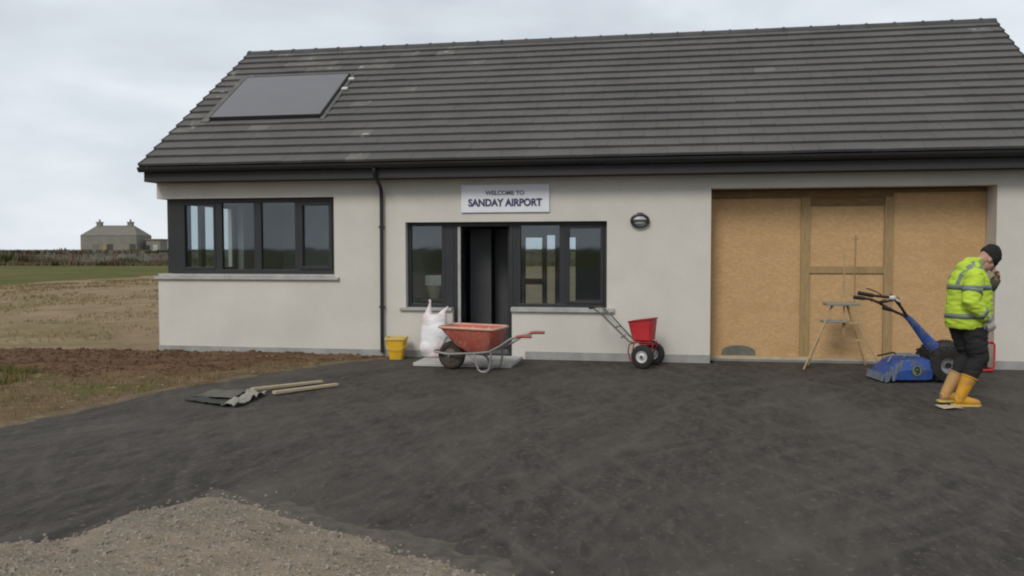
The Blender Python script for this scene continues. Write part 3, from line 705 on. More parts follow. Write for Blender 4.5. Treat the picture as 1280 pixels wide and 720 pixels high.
for s in (-1, 1):
    mb = MB(); mb.tube([(-.20, s*.10, .24), (.0, s*.11, .215), (.2, s*.16, .235), (.45, s*.20, .255), (.62, s*.22, .28), (.78, s*.25, .36), (.93, s*.27, .46), (1.03, s*.28, .495)], .016, 8)
    fr = mb.build('frame_tube', m_galv, wb, smooth=True)
    mb = MB(); mb.tube([(1.02, s*.28, .494), (1.10, s*.28, .505), (1.22, s*.28, .505)], [.021, .022, .021], 10); mb.build('grip', m_redgrip, fr, smooth=True)
    mb = MB(); mb.tube([(.40, s*.20, .25), (.43, s*.215, .14), (.47, s*.22, .04), (.51, s*.22, .014), (.58, s*.22, .014), (.62, s*.22, .05), (.64, s*.22, .16), (.65, s*.225, .29)], .014, 8); mb.build('leg', m_galv, wb, smooth=True)
    mb = MB(); mb.tube([(.51, s*.22, .10), (.28, s*.18, .24)], .009, 6); mb.build('strut', m_galv, wb)
for nm_, pts_, rd in (('nose_bar', [(-.20, -.10, .24), (-.235, -.05, .245), (-.235, .05, .245), (-.20, .10, .24)], .015), ('leg_bar', [(.55, -.22, .03), (.55, .22, .03)], .01), ('axle', [(0, -.12, .19), (0, .12, .19)], .012),
        ('tray_stay', [(-.16, -.09, .235), (-.03, -.15, .40), (.0, -.16, .45)], .01), ('tray_stay', [(-.16, .09, .235), (-.03, .15, .40), (.0, .16, .45)], .01)):
    MB().tube(pts_, rd, 8).build(nm_, m_galv, wb, smooth=True)

# broadcast spreader
sp = thing('spreader', 'push along spreader with red hopper and white hubbed wheels by the pale wall', 'spreader', (7.70, -.55, 0), R(-18.5))
w = MB(); w.lathe([(.075, -.038), (.12, -.045), (.152, -.03), (.163, 0), (.152, .03), (.12, .045), (.075, .038)], (0, -.22, .163), 'Y', 28, closed=True)
wh = w.build('wheel', m_rubber, sp, smooth=True)
MB().lathe([(.0, -.030), (.022, -.052), (.03, -.034), (.055, -.022), (.078, -.04), (.085, -.036), (.085, .036), (.03, .03), (.0, .04)], (0, -.22, .163), 'Y', 24, cap=False).build('hub', m_hub, wh, smooth=True)
MB().lathe([(.0, -.056), (.016, -.056), (.018, -.045)], (0, -.22, .163), 'Y', 12, cap=False).build('cap', m_black, wh)
w2_ = copy_tree(wh, sp); w2_.location = (0, .44, 0)
mb = MB(); mb.tube([(0, -.25, .163), (0, .25, .163)], .011, 8)
for s in (-1, 1):
    mb.tube([(.0, s*.10, .163), (-.05, s*.10, .30), (-.12, s*.10, .36)], .010, 8); mb.tube([(.02, s*.1, .163), (.10, s*.09, .30), (.08, s*.09, .36)], .010, 8)
    mb.tube([(.06, s*.10, .345), (-.12, s*.10, .345), (-.24, s*.09, .31), (-.26, s*.09, .20), (-.22, s*.09, .09), (-.17, s*.09, .05)], .010, 8)
mb.build('frame', m_darkred, sp, smooth=True)
mb = MB(); mb.ell((-.02, 0, .20), (.06, .07, .05)); mb.lathe([(.11, .31), (.12, .315), (.11, .325)], (-.02, 0, 0), 'Z', 20); mb.build('gearbox', m_darkred, sp, smooth=True)
mb = MB()
def rc(cx, w, d, z, tilt=0, r=.05, n=5): return [v+Vector((cx, 0, tilt*(v.x)/w)) for v in rr(w, d, z, n, r)]
mb.loft([rc(-.07, .03, .03, .33, r=.01), rc(-.065, .135, .12, .375), rc(-.08, .165, .16, .64, .025), rc(-.08, .158, .153, .64, .025), rc(-.065, .12, .11, .385)])
hp = mb.build('hopper', m_redpl, sp, smooth=True)
mb = MB(); mb.tube([v for v in rc(-.08, .169, .164, .645, .025)], .009, 6, closed=True); mb.build('hopper_rim', m_darkred, hp, smooth=True)
mb = MB()
for s in (-1, 1): mb.tube([(-.14, s*.07, .33), (-.24, s*.09, .345), (-.60, s*.13, .68), (-.76, s*.15, .80)], .0115, 8)
mb.tube([(-.76, -.23, .80), (-.76, .23, .80)], .0125, 8); mb.tube([(-.45, -.115, .535), (-.45, .115, .535)], .009, 6)
hd = mb.build('handle', m_dkgreen, sp, smooth=True)
for s in (-1, 1):
    mb = MB(); mb.tube([(-.762, s*.13, .80), (-.762, s*.25, .80)], .018, 10); mb.build('grip', m_black, hd, smooth=True)
mb = MB(); mb.tube([(-.62, 0, .70), (-.56, 0, .72), (-.52, -.03, .74)], .007, 6); mb.tube([(-.62, 0, .70), (-.3, 0, .42), (-.12, 0, .33)], .004, 6); mb.tube([(-.34, .03, .42), (-.40, .0, .38)], .012, 6); mb.build('control_rod', m_galv, sp)

# two-wheel tractor with front deck
tr = thing('walking_tractor', 'blue two wheeled walking tractor with low front deck and black handlebars by the boarding', 'walking tractor', (11.25, -1.15, 0), A0)
w = MB(); prof = [(.10, -.05), (.16, -.062), (.20, -.055), (.212, -.03), (.212, .03), (.20, .055), (.16, .062), (.10, .05)]
w.lathe(prof, (0, -.22, .212), 'Y', 30, closed=True)
for k in range(16):
    a = 2*PI*k/16; c_, s_ = math.cos(a), math.sin(a)
    for sg_ in (-1, 1):
        p0 = Vector((.214*c_, -.22, .212+.214*s_)); a2 = a+.13; p1 = Vector((.214*math.cos(a2), -.22+sg_*.055, .212+.214*math.sin(a2)))
        w.tube([p0, p1], .010, 5)
wh = w.build('wheel', m_rubber, tr, smooth=True)
MB().lathe([(.0, -.02), (.03, -.03), (.04, .0), (.085, -.01), (.105, -.045), (.112, -.04), (.112, .04), (.0, .04)], (0, -.22, .212), 'Y', 24, cap=False).build('rim', m_silver, wh, smooth=True)
MB().lathe([(.0, -.05), (.032, -.05), (.036, .0)], (0, -.22, .212), 'Y', 14, cap=False).build('hub', m_black, wh)
w3 = copy_tree(wh, tr); w3.location = (.02, .44, 0)
mb = MB(); mb.tube([(0, -.22, .212), (0, .22, .212)], .025, 10); mb.box(-.16, .14, -.11, .11, .16, .38); mb.ell((.08, 0, .40), (.16, .13, .10)); mb.tube([(-.1, 0, .22), (-.3, 0, .18)], .04, 10)
mb.build('gearbox', m_black, tr, smooth=True, bevel=.01)
# deck
n_before = len(tr.children)
mb = MB(); secs = [(-.90, .05, .10), (-.82, .04, .19), (-.72, .035, .27), (-.60, .035, .31), (-.30, .035, .315), (-.20, .05, .30)]
rings = [[Vector((x, -.26, a)), Vector((x, -.27, (a+b)/2)), Vector((x, -.22, b-.01)), Vector((x, 0, b+.01)), Vector((x, .22, b-.01)), Vector((x, .27, (a+b)/2)), Vector((x, .26, a))] for x, a, b in secs]
mb.loft(rings); deck = mb.build('deck', m_blue, tr, bevel=.012)
oval_ = MB(); oval_.prism([(-.45+.07*math.cos(2*PI*q/20), .165+.07*math.sin(2*PI*q/20)) for q in range(20)], (-.281, -.268)); oval_.build('emblem', m_emblem, deck)
oval_ = MB(); oval_.tube([(-.45+.03*math.cos(q), -.284, .185+.028*math.sin(q)) for q in [2*PI*k/14 for k in range(14)]], .009, 6, closed=True); oval_.tube([(-.42, -.284, .185), (-.425, -.284, .14), (-.46, -.284, .12)], .009, 6); oval_.build('emblem_mark', m_black, deck)
mb = MB()
for k in range(6):
    x = -.93+k*.05; mb.box(x, x+.035, -.30+.01*k, -.275+.01*k, .02+.004*k, .15+.03*k, rot=(.1, .35*random.uniform(-1, 1), 0))
for k in range(5): mb.box(-.945, -.925, -.25+k*.1, -.17+k*.1, .02, .12, rot=(0, .3, 0))
mb.build('flap', m_greyflap, deck)
mb = MB(); mb.box(-.50, -.30, -.08, .16, .32, .345); mb.tube([(-.62, -.2, .33), (-.58, -.2, .36), (-.42, -.2, .36), (-.38, -.2, .33)], .011, 6); mb.tube([(-.80, -.1, .25), (-.74, -.1, .345), (-.55, -.1, .35)], .014, 8); mb.build('deck_fitting', m_greyflap, deck, bevel=.004)
mb = MB(); mb.tube([(-.80, .2, .30), (-.55, .2, .345), (-.5, .2, .32)], .013, 8); mb.build('linkage', m_blackbr, deck)
deck.scale = (.80, 1, .92); deck.location = (-.03, 0, 0)
mb = MB(); mb.tube([(-.02, -.03, .34), (-.14, -.03, .47), (-.28, -.03, .64), (-.38, -.03, .755), (-.46, -.03, .82)], [(.10, .05), (.07, .05), (.05, .04), (.038, .035), (.026, .026)], 12, side=(1, 0, .6)); mb.build('handle_column', m_blue, tr, smooth=True)
mb = MB()
mb.tube([(-.42, -.05, .79), (-.52, -.12, .90), (-.62, -.17, 1.0), (-.72, -.19, 1.035), (-.88, -.20, 1.05), (-1.05, -.20, 1.08)], .017, 8)
mb.tube([(-.42, .0, .79), (-.55, .12, .86), (-.66, .19, .94), (-.76, .21, .985), (-.95, .22, 1.01)], .017, 8)
mb.tube([(-.62, -.17, 1.0), (-.66, .19, .94)], .012, 8); mb.tube([(-.48, -.1, .80), (-.62, -.1, .87), (-.70, -.1, .895)], .014, 8)
hb = mb.build('handlebar', m_blackbr, tr, smooth=True)
for (a, b) in (((-.90, -.20, 1.052), (-1.08, -.20, 1.085)), ((-.84, .215, .995), (-.97, .22, 1.012)), ((-.64, -.1, .875), (-.74, -.1, .90))):
    mb = MB(); mb.tube([a, b], .024, 10); mb.build('grip', m_black, hb, smooth=True)
mb = MB(); mb.tube([(-.80, -.2, 1.06), (-.86, -.2, 1.10), (-.98, -.2, 1.14)], .007, 6); mb.tube([(-.74, -.19, 1.0), (-.82, -.19, .98), (-.93, -.19, .99)], .007, 6); mb.tube([(-.5, -.1, .86), (-.58, -.18, 1.02), (-.70, -.2, 1.07)], .006, 6); mb.build('lever', m_blackbr, hb)
mb = MB(); mb.ell((-.665, -.2, 1.025), (.045, .03, .03)); mb.tube([(-.665, -.2, 1.02), (-.57, -.18, .98)], .014, 8); mb.build('clamp', m_hub, hb, smooth=True)

# generator behind the person
ge = thing('red_generator', 'small red tubular framed engine on the ground by the right hand reveal, behind the worker', 'generator', (11.98, -.25, 0), .3)
ge.scale = (.8, .8, .95)
for y in (-.14, .14):
    mb = MB(); mb.tube([(-.17, y, .03), (-.2, y, .08), (-.2, y, .38), (-.16, y, .42), (.16, y, .42), (.2, y, .38), (.2, y, .08), (.17, y, .03)], .016, 8, closed=True); mb.build('frame_hoop', m_redpl, ge, smooth=True)
for x, z in ((-.18, .4), (.18, .4), (-.18, .05), (.18, .05)): MB().tube([(x, -.14, z), (x, .14, z)], .013, 8).build('cross_tube', m_redpl, ge)
MB().box(-.14, .12, -.10, .10, .05, .27).build('engine', m_black, ge, bevel=.015)
MB().box(-.15, .13, -.11, .11, .28, .37).build('fuel_tank', m_redpl, ge, bevel=.03)
MB().box(-.20, .20, -.13, .13, .0, .035).build('base', m_darkred, ge, bevel=.008)

# spindly stand in front of the boarding
st = thing('work_stand', 'spindly tan stand with grey tray and upright rods in front of the middle boards', 'stand', (10.27, -.1, 0), A0*.6)
for (a, b) in (((-.10, -.02, .84), (-.55, -.30, .0)), ((-.10, .02, .84), (-.36, .18, .0)), ((.10, -.02, .84), (.50, -.22, .0)), ((.10, .02, .84), (.42, .2, .0))):
    mb = MB(); mb.tube([a, b], .011, 6); mb.build('leg', m_tan, st)
for k_ in (MB().tube([(-.52, -.28, .05), (-.35, .17, .10)], .011, 6), MB().tube([(-.46, -.24, .16), (-.30, -.1, .40)], .010, 6), MB().box(-.34, -.22, -.15, -.12, .395, .41), MB().box(.17, .40, -.13, -.10, .37, .39), MB().box(.10, .32, -.1, -.07, .60, .62)):
    k_.build('brace', m_tan, st)
MB().box(-.20, .24, -.11, .11, .845, .885).build('tray', m_greytray, st, bevel=.01)
MB().box(-.24, .08, -.09, .09, .61, .64).build('shelf', m_greytray, st, bevel=.008)
mb = MB(); mb.tube([(.06, 0, .50), (.06, 0, .88), (.05, 0, 1.55)], .011, 8); mb.build('rod', m_tan, st)
mb = MB(); mb.tube([(.20, 0, .88), (.195, 0, 1.2), (.20, 0, 1.80)], .0115, 8); mb.box(.165, .235, -.01, .01, 1.74, 1.76); mb.build('rod', m_batten, st)
MB().tube([(.06, 0, .44), (.06, 0, .62)], .022, 8).build('clamp', m_batten, st)

# timber laths and shovels on the ground at the asphalt edge
def lath(x0, y0, z0, x1, y1, z1, w, h, label):
    d = Vector((x1-x0, y1-y0, z1-z0)); L_ = d.length
    mb = MB(); mb.box(0, L_, -w/2, w/2, -h/2, h/2); o = mb.build('timber_lath', m_palewood, None, bevel=.003)
    o.location = (x0, y0, z0); o.rotation_euler = d.to_track_quat('X', 'Z').to_euler(); return tag(o, label, 'lath', 'pale laths lying on the forecourt edge')
lath(3.41, -3.62, .06, 3.86, -2.72, .022, .06, .028, 'pale timber lath lying farther from the camera in the loose pair on the asphalt')
lath(3.70, -3.68, .04, 4.13, -2.90, .022, .06, .03, 'pale timber lath nearer the camera, its right end sticking out over the asphalt')
# crumpled pale sheet, dark matting
def crumple(name, cx, cy, w, d, rot, m, amp, label, cat, seed, n=14, dz=.02):
    mb = MB(); random.seed(seed); top = []
    for k in range(2):
        for i in range(n+1):
            for j in range(n+1):
                u, v = i/n-.5, j/n-.5; e_ = 1-.12*noise.noise(Vector((u*5, v*5, seed)))
                x, y = u*w*e_, v*d*e_; z = dz+amp*abs(fbm(u*w+seed, v*d, 6))+.0 - (.006 if k else 0)
                top.append((x, y, max(.004, z) if not k else max(.001, z-.0)))
    m1 = (n+1)**2; fs = []
    for i in range(n):
        for j in range(n):
            a = i*(n+1)+j; fs.append((a, a+1, a+n+2, a+n+1)); fs.append(tuple(reversed((a+m1, a+1+m1, a+n+2+m1, a+n+1+m1))))
    edge = [i*(n+1) for i in range(n+1)]+[n*(n+1)+j for j in range(1, n+1)]+[i*(n+1)+n for i in range(n-1, -1, -1)]+[j for j in range(n-1, 0, -1)]
    for a, b in zip(edge, edge[1:]+edge[:1]): fs.append((a, b, b+m1, a+m1))
    mb.add(top, fs); o = mb.build(name, m, None, smooth='all'); o.location = (cx, cy, 0); o.rotation_euler = (0, 0, rot); return tag(o, label, cat)
m_ragw = mat('pale_sacking', (.33, .31, .26), (.22, .205, .17), scale=9, rough=.9)
m_mat = mat('dark_matting', (.030, .034, .026), (.05, .053, .042), scale=5, rough=.85)
m_gsheet = mat('grey_green_sheet', (.085, .085, .07), (.12, .112, .09), scale=7, rough=.8)
crumple('sacking', 3.54, -4.02, .20, .80, .10, m_ragw, .16, 'crumpled pale sacking lying at the left end of the laths', 'sacking', 3)
crumple('matting', 3.24, -4.20, .70, .18, -.42, m_mat, .05, 'dark strip of matting lying left of the pale sacking', 'matting', 5)
crumple('sheet', 3.12, -3.74, .44, .50, .1, m_gsheet, .05, 'grey green sheet lying on the asphalt edge behind the dark matting', 'sheet', 8)
crumple('cardboard_scrap', 10.78, -3.22, .20, .14, .3, m_palewood, .03, 'flat pale scrap of cardboard lying by the worker boot', 'scrap', 11)

# ------------------------------------------------------------------ person
pe = MB()
# local: x = facing (picture right), y = away, z up
def arm(mb, sh, el, wr, r, n=12): mb.tube([sh, Vector(sh).lerp(Vector(el), .5), el, Vector(el).lerp(Vector(wr), .45), wr], r, n)
# body core
spine = [((-.01, 0, .84), .11, .155), ((.0, 0, .95), .10, .15), ((.01, 0, 1.10), .10, .14), ((.0, 0, 1.26), .115, .165), ((-.01, 0, 1.38), .09, .16), ((.04, 0, 1.44), .06, .075), ((.09, 0, 1.49), .052, .055)]
def bodyrings(sp, sc=1, add=0, n=20): return [[Vector(c)+Vector(((a*sc+add)*math.cos(q), (b*sc+add)*math.sin(q), 0)) for q in [2*PI*k/n for k in range(n)]] for c, a, b in sp]
pe.loft(bodyrings(spine)); pe.tube([(.02, 0, 1.40), (.09, 0, 1.47), (.15, 0, 1.51)], [.062, .055, .055], 14)
# head: tilted forward
hc = Vector((.185, 0, 1.505)); tilt = .80
def hp_(x, y, z):   # head local to body
    v = Euler((0, tilt, 0)).to_matrix()@Vector((x, y, z)); return hc+v
def hell(mb, c, r, n=14, m=9): mb.ell(hp_(*c), r, n, m, rot=(0, tilt, 0))
hell(pe, (0, 0, .035), (.098, .076, .105)); hell(pe, (.03, 0, -.04), (.068, .058, .078)); hell(pe, (.062, 0, -.088), (.028, .03, .022))
hell(pe, (.103, 0, -.012), (.019, .014, .026)); hell(pe, (.092, 0, .012), (.014, .011, .028)); hell(pe, (.084, 0, -.052), (.016, .026, .008)); hell(pe, (.082, 0, -.064), (.015, .022, .008))
hell(pe, (.078, 0, .036), (.020, .052, .010))
for s in (-1, 1):
    hell(pe, (-.005, s*.078, -.005), (.020, .009, .033)); hell(pe, (.062, s*.04, -.022), (.022, .02, .022))
# legs
NL = dict(hip=(.02, -.09, .86), knee=(.065, -.10, .50), ank=(-.115, -.10, .10)); FL = dict(hip=(-.03, .09, .86), knee=(.05, .09, .50), ank=(-.175, .07, .115))
for d in (NL, FL):
    pe.tube([d['hip'], Vector(d['hip']).lerp(Vector(d['knee']), .5), d['knee'], Vector(d['knee']).lerp(Vector(d['ank']), .35), d['ank']], [.088, .078, .056, .054, .036], 14)
    a = Vector(d['ank']); pe.ell(a+Vector((.06, 0, -.06)), (.12, .042, .035))
# arms
NA = dict(sh=(-.03, -.175, 1.36), el=(-.11, -.255, 1.08), wr=(.08, -.24, .905)); FA = dict(sh=(-.01, .175, 1.36), el=(.27, .20, 1.13), wr=(.325, .05, 1.31))
for d in (NA, FA): arm(pe, d['sh'], d['el'], d['wr'], [.052, .046, .038, .036, .026])
def hand(mb, wr, dirn, palm_n, curl=.5, side=1):
    """palm box plus five bent fingers; dirn points wrist to knuckles, palm_n out of the palm"""
    d = Vector(dirn).normalized(); pn = Vector(palm_n); pn = (pn-d*pn.dot(d)).normalized(); s = d.cross(pn)*side; w = Vector(wr)
    mb.tube([w-d*.02, w+d*.02, w+d*.055, w+d*.09], [(.022, .024), (.017, .034), (.016, .04), (.013, .040)], 12, side=pn)
    for k, (off, ln_) in enumerate(((-.030, .072), (-.010, .080), (.010, .076), (.029, .062))):
        p = w+d*.082+s*off; pts = [p-d*.03]; a = 0
        pts.append(p)
        for seg in (.42, .32, .26):
            a += curl; p = p+(d*math.cos(a)+pn*math.sin(a))*ln_*seg; pts.append(p)
        mb.tube(pts, [.009, .009, .0085, .008, .0065], 8)
    t0 = w+d*.025-s*.025; t1 = t0-s*.025+d*.02+pn*.012; t2 = t1-s*.006+d*.026+pn*.014; t3 = t2+d*.02+pn*.010
    mb.tube([t0, t1, t2, t3], [.014, .011, .0095, .0075], 8)
hand(pe, NA['wr'], (.45, .02, -.9), (0, .9, .2), .45, 1)
hand(pe, FA['wr'], (-.30, -.30, .80), (-.9, -.2, -.1), .65, -1)
person = pe.voxel('person', m_skin, None, .0055, 3, .5)
person.location = (11.03, -2.93, 0); person.rotation_euler = (0, 0, A0)
tag(person, 'stooping worker in yellow hi-vis jacket, black beanie and yellow boots, hand raised to face', 'person')
for s in (-1, 1):
    mb = MB(); hell(mb, (.083, s*.031, .010), (.008, .012, .006), 10, 6); mb.build('eye', m_eye, person, smooth='all')
# beanie
mb = MB(); prof = [(-.012, .108, .090), (.0, .112, .094), (.03, .113, .094), (.035, .107, .090), (.07, .104, .088), (.105, .086, .074), (.132, .055, .048), (.150, .02, .018)]
mb.loft([[hp_(a*math.cos(q)-.004-.012*(z > .1), b*math.sin(q), z+.022+(-.022*math.cos(q) if z < .06 else 0)) for q in [2*PI*k/26 for k in range(26)]] for z, a, b in prof])
mb.build('beanie', m_beanie, person, smooth='all')
# trousers
mb = MB(); mb.loft(bodyrings([((-.02, 0, .78), .135, .165), ((-.015, 0, .88), .135, .175), ((-.01, 0, 1.0), .125, .17)]))
for d in (NL, FL):
    h, k, a = Vector(d['hip']), Vector(d['knee']), Vector(d['ank'])
    mb.tube([h+Vector((-.01, 0, .02)), h.lerp(k, .35), h.lerp(k, .75), k+Vector((.01, 0, 0)), k.lerp(a, .25), k.lerp(a, .48), k.lerp(a, .60)], [.122, .112, .098, .088, .080, .066, .050], 16)
mb.voxel('trousers', m_trouser, person, .012, 3)
# boots
for d, m, lab in ((NL, m_boot, 'bright yellow rubber boot'), (FL, m_bootpale, 'paler muddy boot')):
    k, a = Vector(d['knee']), Vector(d['ank']); mb = MB(); top = k.lerp(a, .50); ax = (top-a).normalized()
    mb.tube([top, top.lerp(a, .06), k.lerp(a, .68), k.lerp(a, .85), a+Vector((0, 0, .0)), a+Vector((-.01, 0, -.05))], [.076, .075, .068, .060, .054, .05], 18)
    z0 = a.z-.10
    toe = .20 if m is m_boot else .17
    mb.tube([(a.x-.055, a.y, z0+.055), (a.x+.0, a.y, z0+.062), (a.x+.08, a.y, z0+.050), (a.x+toe-.03, a.y, z0+.040), (a.x+toe, a.y, z0+.034)], [(.045, .040), (.060, .044), (.048, .046), (.034, .046), (.020, .030)], 14, side=(0, 0, 1))
    b = mb.voxel('boot', m, person, .008, 2, label=lab)
    ux = ax.orthogonal().normalized(); uy = ax.cross(ux); MB().tube([top+(ux*math.cos(q)+uy*math.sin(q))*.075 for q in [2*PI*j_/24 for j_ in range(24)]], .009, 8, closed=True).build('boot_rim', m, b, smooth='all')
    mb = MB(); mb.prism([(a.x-.085, a.y-.035), (a.x-.03, a.y-.045), (a.x+.06, a.y-.043), (a.x+toe-.03, a.y-.048), (a.x+toe+.01, a.y-.02), (a.x+toe+.01, a.y+.02), (a.x+toe-.03, a.y+.048), (a.x+.06, a.y+.043), (a.x-.03, a.y+.045), (a.x-.085, a.y+.035)], (z0-.0, z0+.022), 'Z'); mb.build('sole', m_emblem if 0 else m_yelrim, b, bevel=.004)
# jacket
mb = MB()
jr = [((-.0, 0, .80), .195, .20), ((.0, 0, .86), .215, .215), ((.005, 0, 1.0), .215, .215), ((.01, 0, 1.14), .205, .215), ((.0, 0, 1.26), .19, .22), ((-.0, 0, 1.36), .145, .195), ((.01, 0, 1.42), .105, .13), ((.03, 0, 1.485), .085, .095), ((.055, 0, 1.52), .075, .082)]
mb.loft(bodyrings(jr, n=28)); mb.ell((-.035, 0, 1.425), (.085, .10, .06))
ns = [.094, .088, .080, .074, .062, .050]
for d, rr_ in ((NA, ns), (FA, [.09, .082, .070, .062, .055, .05])):
    s, e_, w = Vector(d['sh']), Vector(d['el']), Vector(d['wr']); mb.tube([s+Vector((.0, 0, -.0)), s.lerp(e_, .5), e_, e_.lerp(w, .4), e_.lerp(w, .9 if d is NA else .45)], rr_[:5], 16)
jk = mb.voxel('jacket', m_hivis, person, .012, 3)
def crease(ob, amp, sx, sz):
    ns_ = [v.normal.copy() for v in ob.data.vertices]
    for v, n_ in zip(ob.data.vertices, ns_):
        c = v.co; q = noise.noise(Vector((c.x*sx, c.y*sx, c.z*sz)))+.6*noise.noise(Vector((c.x*sx*1.7+c.z*9, c.y*sx, c.z*sz*2)))
        v.co = c+n_*amp*(1-2*abs(q))
crease(jk, .009, 7, 16)
crease([o for o in person.children if o.name.startswith('trousers')][0], .008, 8, 17)
# reflective tape, shrink wrapped round the jacket by sections
def band(c, a, b, h=.05, axis=None):
    mb = MB(); n = 40
    def ring(z, e): return [Vector((c[0]+(a+e)*math.cos(q), c[1]+(b+e)*math.sin(q), c[2]+z)) for q in [2*PI*k/n for k in range(n)]]
    mb.loft([ring(-h/2, -.004), ring(-h/2, .004), ring(h/2, .004), ring(h/2, -.004)], cap=False)
    return mb
def tape(mb, name='reflective_band'):
    me_o = mb.build(name, m_reflect, jk, smooth='all')
    return me_o
dgx = bpy.context.evaluated_depsgraph_get()
from mathutils.bvhtree import BVHTree
bv = BVHTree.FromPolygons([v.co.copy() for v in jk.data.vertices], [tuple(p.vertices) for p in jk.data.polygons])
def wrap(center, ax, h, rad=.4, n=48, name='reflective_band', tiltv=None):
    """band around the jacket: rays cast inwards so that it hugs the cloth"""
    c = Vector(center); ax = Vector(ax).normalized(); a = Vector((1, 0, 0)) if abs(ax.x) < .9 else Vector((0, 1, 0)); a = (a-ax*a.dot(ax)).normalized(); b = ax.cross(a)
    rings = [[], [], [], []]; ok = True
    for k in range(n):
        q = 2*PI*k/n; d = a*math.cos(q)+b*math.sin(q)
        for i, off in enumerate((-h/2, 0, h/2)):
            o_ = c+ax*off; hit = bv.ray_cast(o_, d, rad)
            rings[i].append((o_+d*((hit[3] if hit[0] else rad*.5)+.0045)))
    mb = MB(); mb.loft([[v-(v-c)*.05 for v in rings[0]], rings[0], rings[1], rings[2], [v-(v-c)*.05 for v in rings[2]]], cap=False)
    return mb.build(name, m_reflect, jk, smooth='all')
wrap((.0, 0, 1.225), (0, 0, 1), .05, .32); wrap((.0, 0, .93), (0, 0, 1), .05, .32)
s, e_, w = Vector(NA['sh']), Vector(NA['el']), Vector(NA['wr'])
wrap(s.lerp(e_, .62), e_-s, .045, .13); wrap(e_.lerp(w, .62), w-e_, .045, .10)
# shoulder straps of tape
for y in (-.115, .115):
    vs = []
    for k in range(13):
        t = math.pi*(.02+.96*k/12); row = []
        for off in (-.022, .022):
            o_ = Vector((-.005, y*.95+off, 1.22)); d = Vector((math.cos(t), 0, math.sin(t))); hit = bv.ray_cast(o_, d, .5)
            row.append(o_+d*((hit[3] if hit[0] else .2)+.005))
        vs.append(row)
    mb = MB(); mb.loft([[r[0], r[1], r[1]-(r[1]-Vector((0, 0, 1.22)))*.04, r[0]-(r[0]-Vector((0, 0, 1.22)))*.04] for r in vs]); mb.build('reflective_band', m_reflect, jk)
mb = MB(); mb.tube([(.0, -.06, 1.475), (-.04, 0, 1.485), (.0, .06, 1.475), (.05, .085, 1.455), (.11, .05, 1.42), (.13, 0, 1.40), (.11, -.05, 1.42), (.05, -.085, 1.455)], .024, 10, closed=True); mb.build('collar', m_hivis, jk, smooth='all')
# near glove, then the dark olive lower sleeve of the raised arm
mb = MB(); hand(mb, NA['wr'], (.45, .02, -.9), (0, .9, .2), .45, 1); gl_ = mb.voxel('glove', m_glovew, person, .0055, 1)
nn = [v.normal.copy() for v in gl_.data.vertices]
for v, n_ in zip(gl_.data.vertices, nn): v.co += n_*.004
mb = MB(); w = Vector(NA['wr']); d = Vector((.45, .02, -.9)).normalized(); mb.tube([w-d*.045, w-d*.01, w+d*.02], [.042, .038, .036], 12); mb.build('glove_cuff', m_glovew, person, smooth='all')
e_, w = Vector(FA['el']), Vector(FA['wr']); mb = MB(); mb.tube([e_.lerp(w, .30), e_.lerp(w, .6), e_.lerp(w, .93)], [.062, .058, .046], 14); mb.build('sleeve_cuff', m_olive, person, smooth='all', label='dark olive lower sleeve on the raised arm')  # raised forearm is darker and more olive than the jacket

# ------------------------------------------------------------------ distance
def local(px_depth): pass
# dry stone wall across the pasture: every stone shaped, one wall
mb = MB(); P0 = Vector((-150, 66, 0)); P1 = Vector((30, 78.5, 0)); dirw = (P1-P0).normalized(); nrm = Vector((-dirw.y, dirw.x, 0)); Lw = (P1-P0).length
random.seed(4)
for row in range(5):
    x = 0
    while x < Lw:
        w_ = random.uniform(.35, .9); h_ = .31*random.uniform(.85, 1.2)
        c_ = P0+dirw*(x+w_/2); z = -.1+row*.31+.12*noise.noise(Vector((x*.08, 0, 0)))
        if row == 4 and noise.noise(Vector((x*.05, 5, 0))) < -.15: x += w_; continue
        d_ = .32-.03*row+random.uniform(-.04, .04); vs = []
        for a in (-w_*.5, w_*.5):
            for b in (-d_, d_):
                for zz in (z, z+h_): vs.append(c_+dirw*(a*random.uniform(.88, 1.02))+nrm*b*random.uniform(.85, 1)+Vector((0, 0, zz+random.uniform(-.03, .03))))
        mb.add(vs, [(0, 1, 3, 2), (4, 6, 7, 5), (0, 4, 5, 1), (2, 3, 7, 6), (0, 2, 6, 4), (1, 5, 7, 3)]); x += w_
tag(mb.build('dry_stone_wall', m_stone), 'long low dry stone field wall running below the distant cottage', 'stone wall')
# heath scrub against the wall and on its top
m_scrub = mat('brown_scrub', (.11, .105, .055), (.155, .10, .068), scale=.35, rough=1, c3=(.05, .06, .02), s3=.2, f3=(.5, .65), spec=.05)
vs = []; fs = []
for k in range(60000):
    x = random.uniform(0, Lw); top = random.random() < .12
    off = random.gauss(0, .3) if top else -random.uniform(.3, 6)
    dens = noise.noise(Vector((x*.12, off*.2, 1)))
    if dens < -.25: continue
    z0 = 1.3 if top else -.02; big = noise.noise(Vector((x*.22, off*.5, 7)))
    hh = random.uniform(.12, .40)+(.5*max(0, noise.noise(Vector((x*.5, 0, 9)))-.2) if top else random.uniform(.5, 2.6)*max(0, big-.02))
    c_ = P0+dirw*x+nrm*off; a = random.random()*6.28; ww = random.uniform(.05, .2)
    o = len(vs); vs += [(c_.x-ww*math.cos(a), c_.y-ww*math.sin(a), z0), (c_.x+ww*math.cos(a), c_.y+ww*math.sin(a), z0), (c_.x+random.uniform(-.15, .15), c_.y, z0+hh)]; fs.append((o, o+1, o+2))
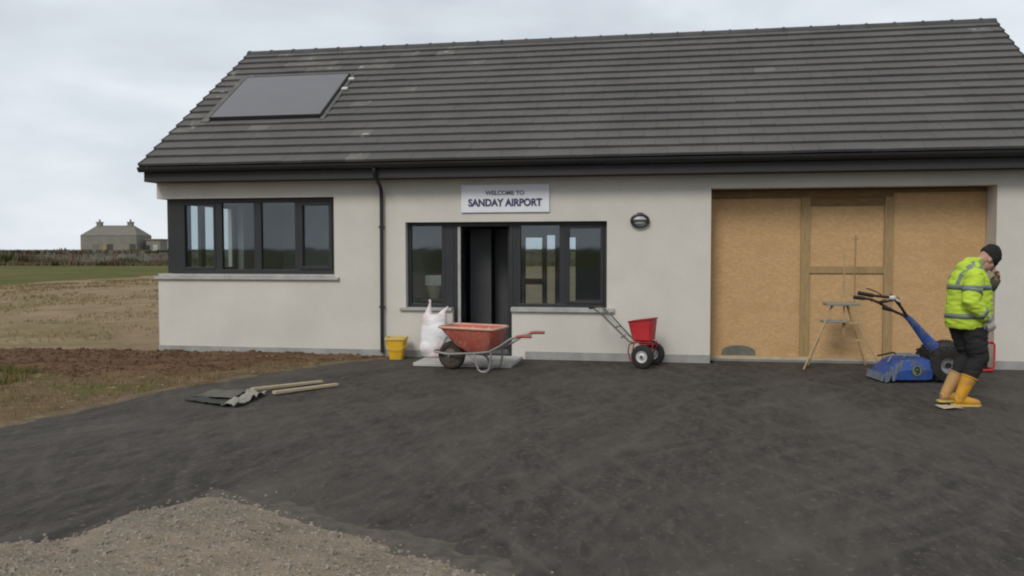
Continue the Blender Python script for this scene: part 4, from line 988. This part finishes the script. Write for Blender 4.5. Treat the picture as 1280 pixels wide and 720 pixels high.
me = bpy.data.meshes.new('scrub'); me.from_pydata(vs, [], fs); me.materials.append(m_scrub); o = bpy.data.objects.new('scrub', me); C.objects.link(o); o['kind'] = 'stuff'

# cottage: local x to picture right
ct = thing('stone_cottage', 'distant grey stone cottage with two chimneys beyond the field wall', 'cottage', (-82.9, 119.3, 0), A0)
Wc, Dc, He, Hr = 4.55, 3.0, 3.9, 5.6
mb = MB(); mb.box(-Wc, Wc, -Dc, Dc, -.2, He); mb.build('wall', m_housewall, ct)
mb = MB(); ex = .06
v = [(-Wc-ex, -Dc-ex, He), (Wc+ex, -Dc-ex, He), (Wc+ex, Dc+ex, He), (-Wc-ex, Dc+ex, He), (-3.2, 0, Hr), (2.95, 0, Hr)]
mb.add(v, [(0, 1, 5, 4), (1, 2, 5), (2, 3, 4, 5), (3, 0, 4), (0, 3, 2, 1)]); rf = mb.build('roof', m_slate, ct)
for x in (-2.75, 2.35):
    mb = MB(); mb.box(x-.40, x+.40, -.35, .35, Hr-.5, Hr+.45); mb.box(x-.5, x+.5, -.42, .42, Hr+.45, Hr+.58); ch = mb.build('chimney', m_housewall, rf)
    MB().lathe([(.16, Hr+.58), (.12, Hr+1.0)], (x, 0, 0), 'Z', 10).build('chimney_pot', m_stone, ch)
for x, m_ in ((-2.1, m_slate), (.2, m_pane), (3.9, m_pane)):
    mb = MB(); mb.box(x-.5, x+.5, -Dc-.03, -Dc-.001, 1.0, 2.5); mb.build('window', m_ if 1 else 0, ct)
MB().box(-.95, -.1, -Dc-.03, -Dc-.002, -.1, 2.1).build('door', m_batten, ct)
ob = thing('outbuilding', 'small flat topped stone outbuilding at the right end of the distant cottage', 'outbuilding', (-76.45, 120.5, 0), A0)
mb = MB(); mb.box(-1.0, 1.25, -1.6, 1.6, -.2, 3.15); mb.build('wall', m_housewall, ob)
MB().box(-1.15, 1.35, -1.75, 1.75, 3.15, 3.35).build('roof', m_slate, ob)
MB().box(.1, .85, -1.64, -1.605, 1.4, 2.4).build('window', m_lens, ob)
MB().box(-.95, -.45, -1.64, -1.605, -.1, 2.3).build('door', m_black, ob)
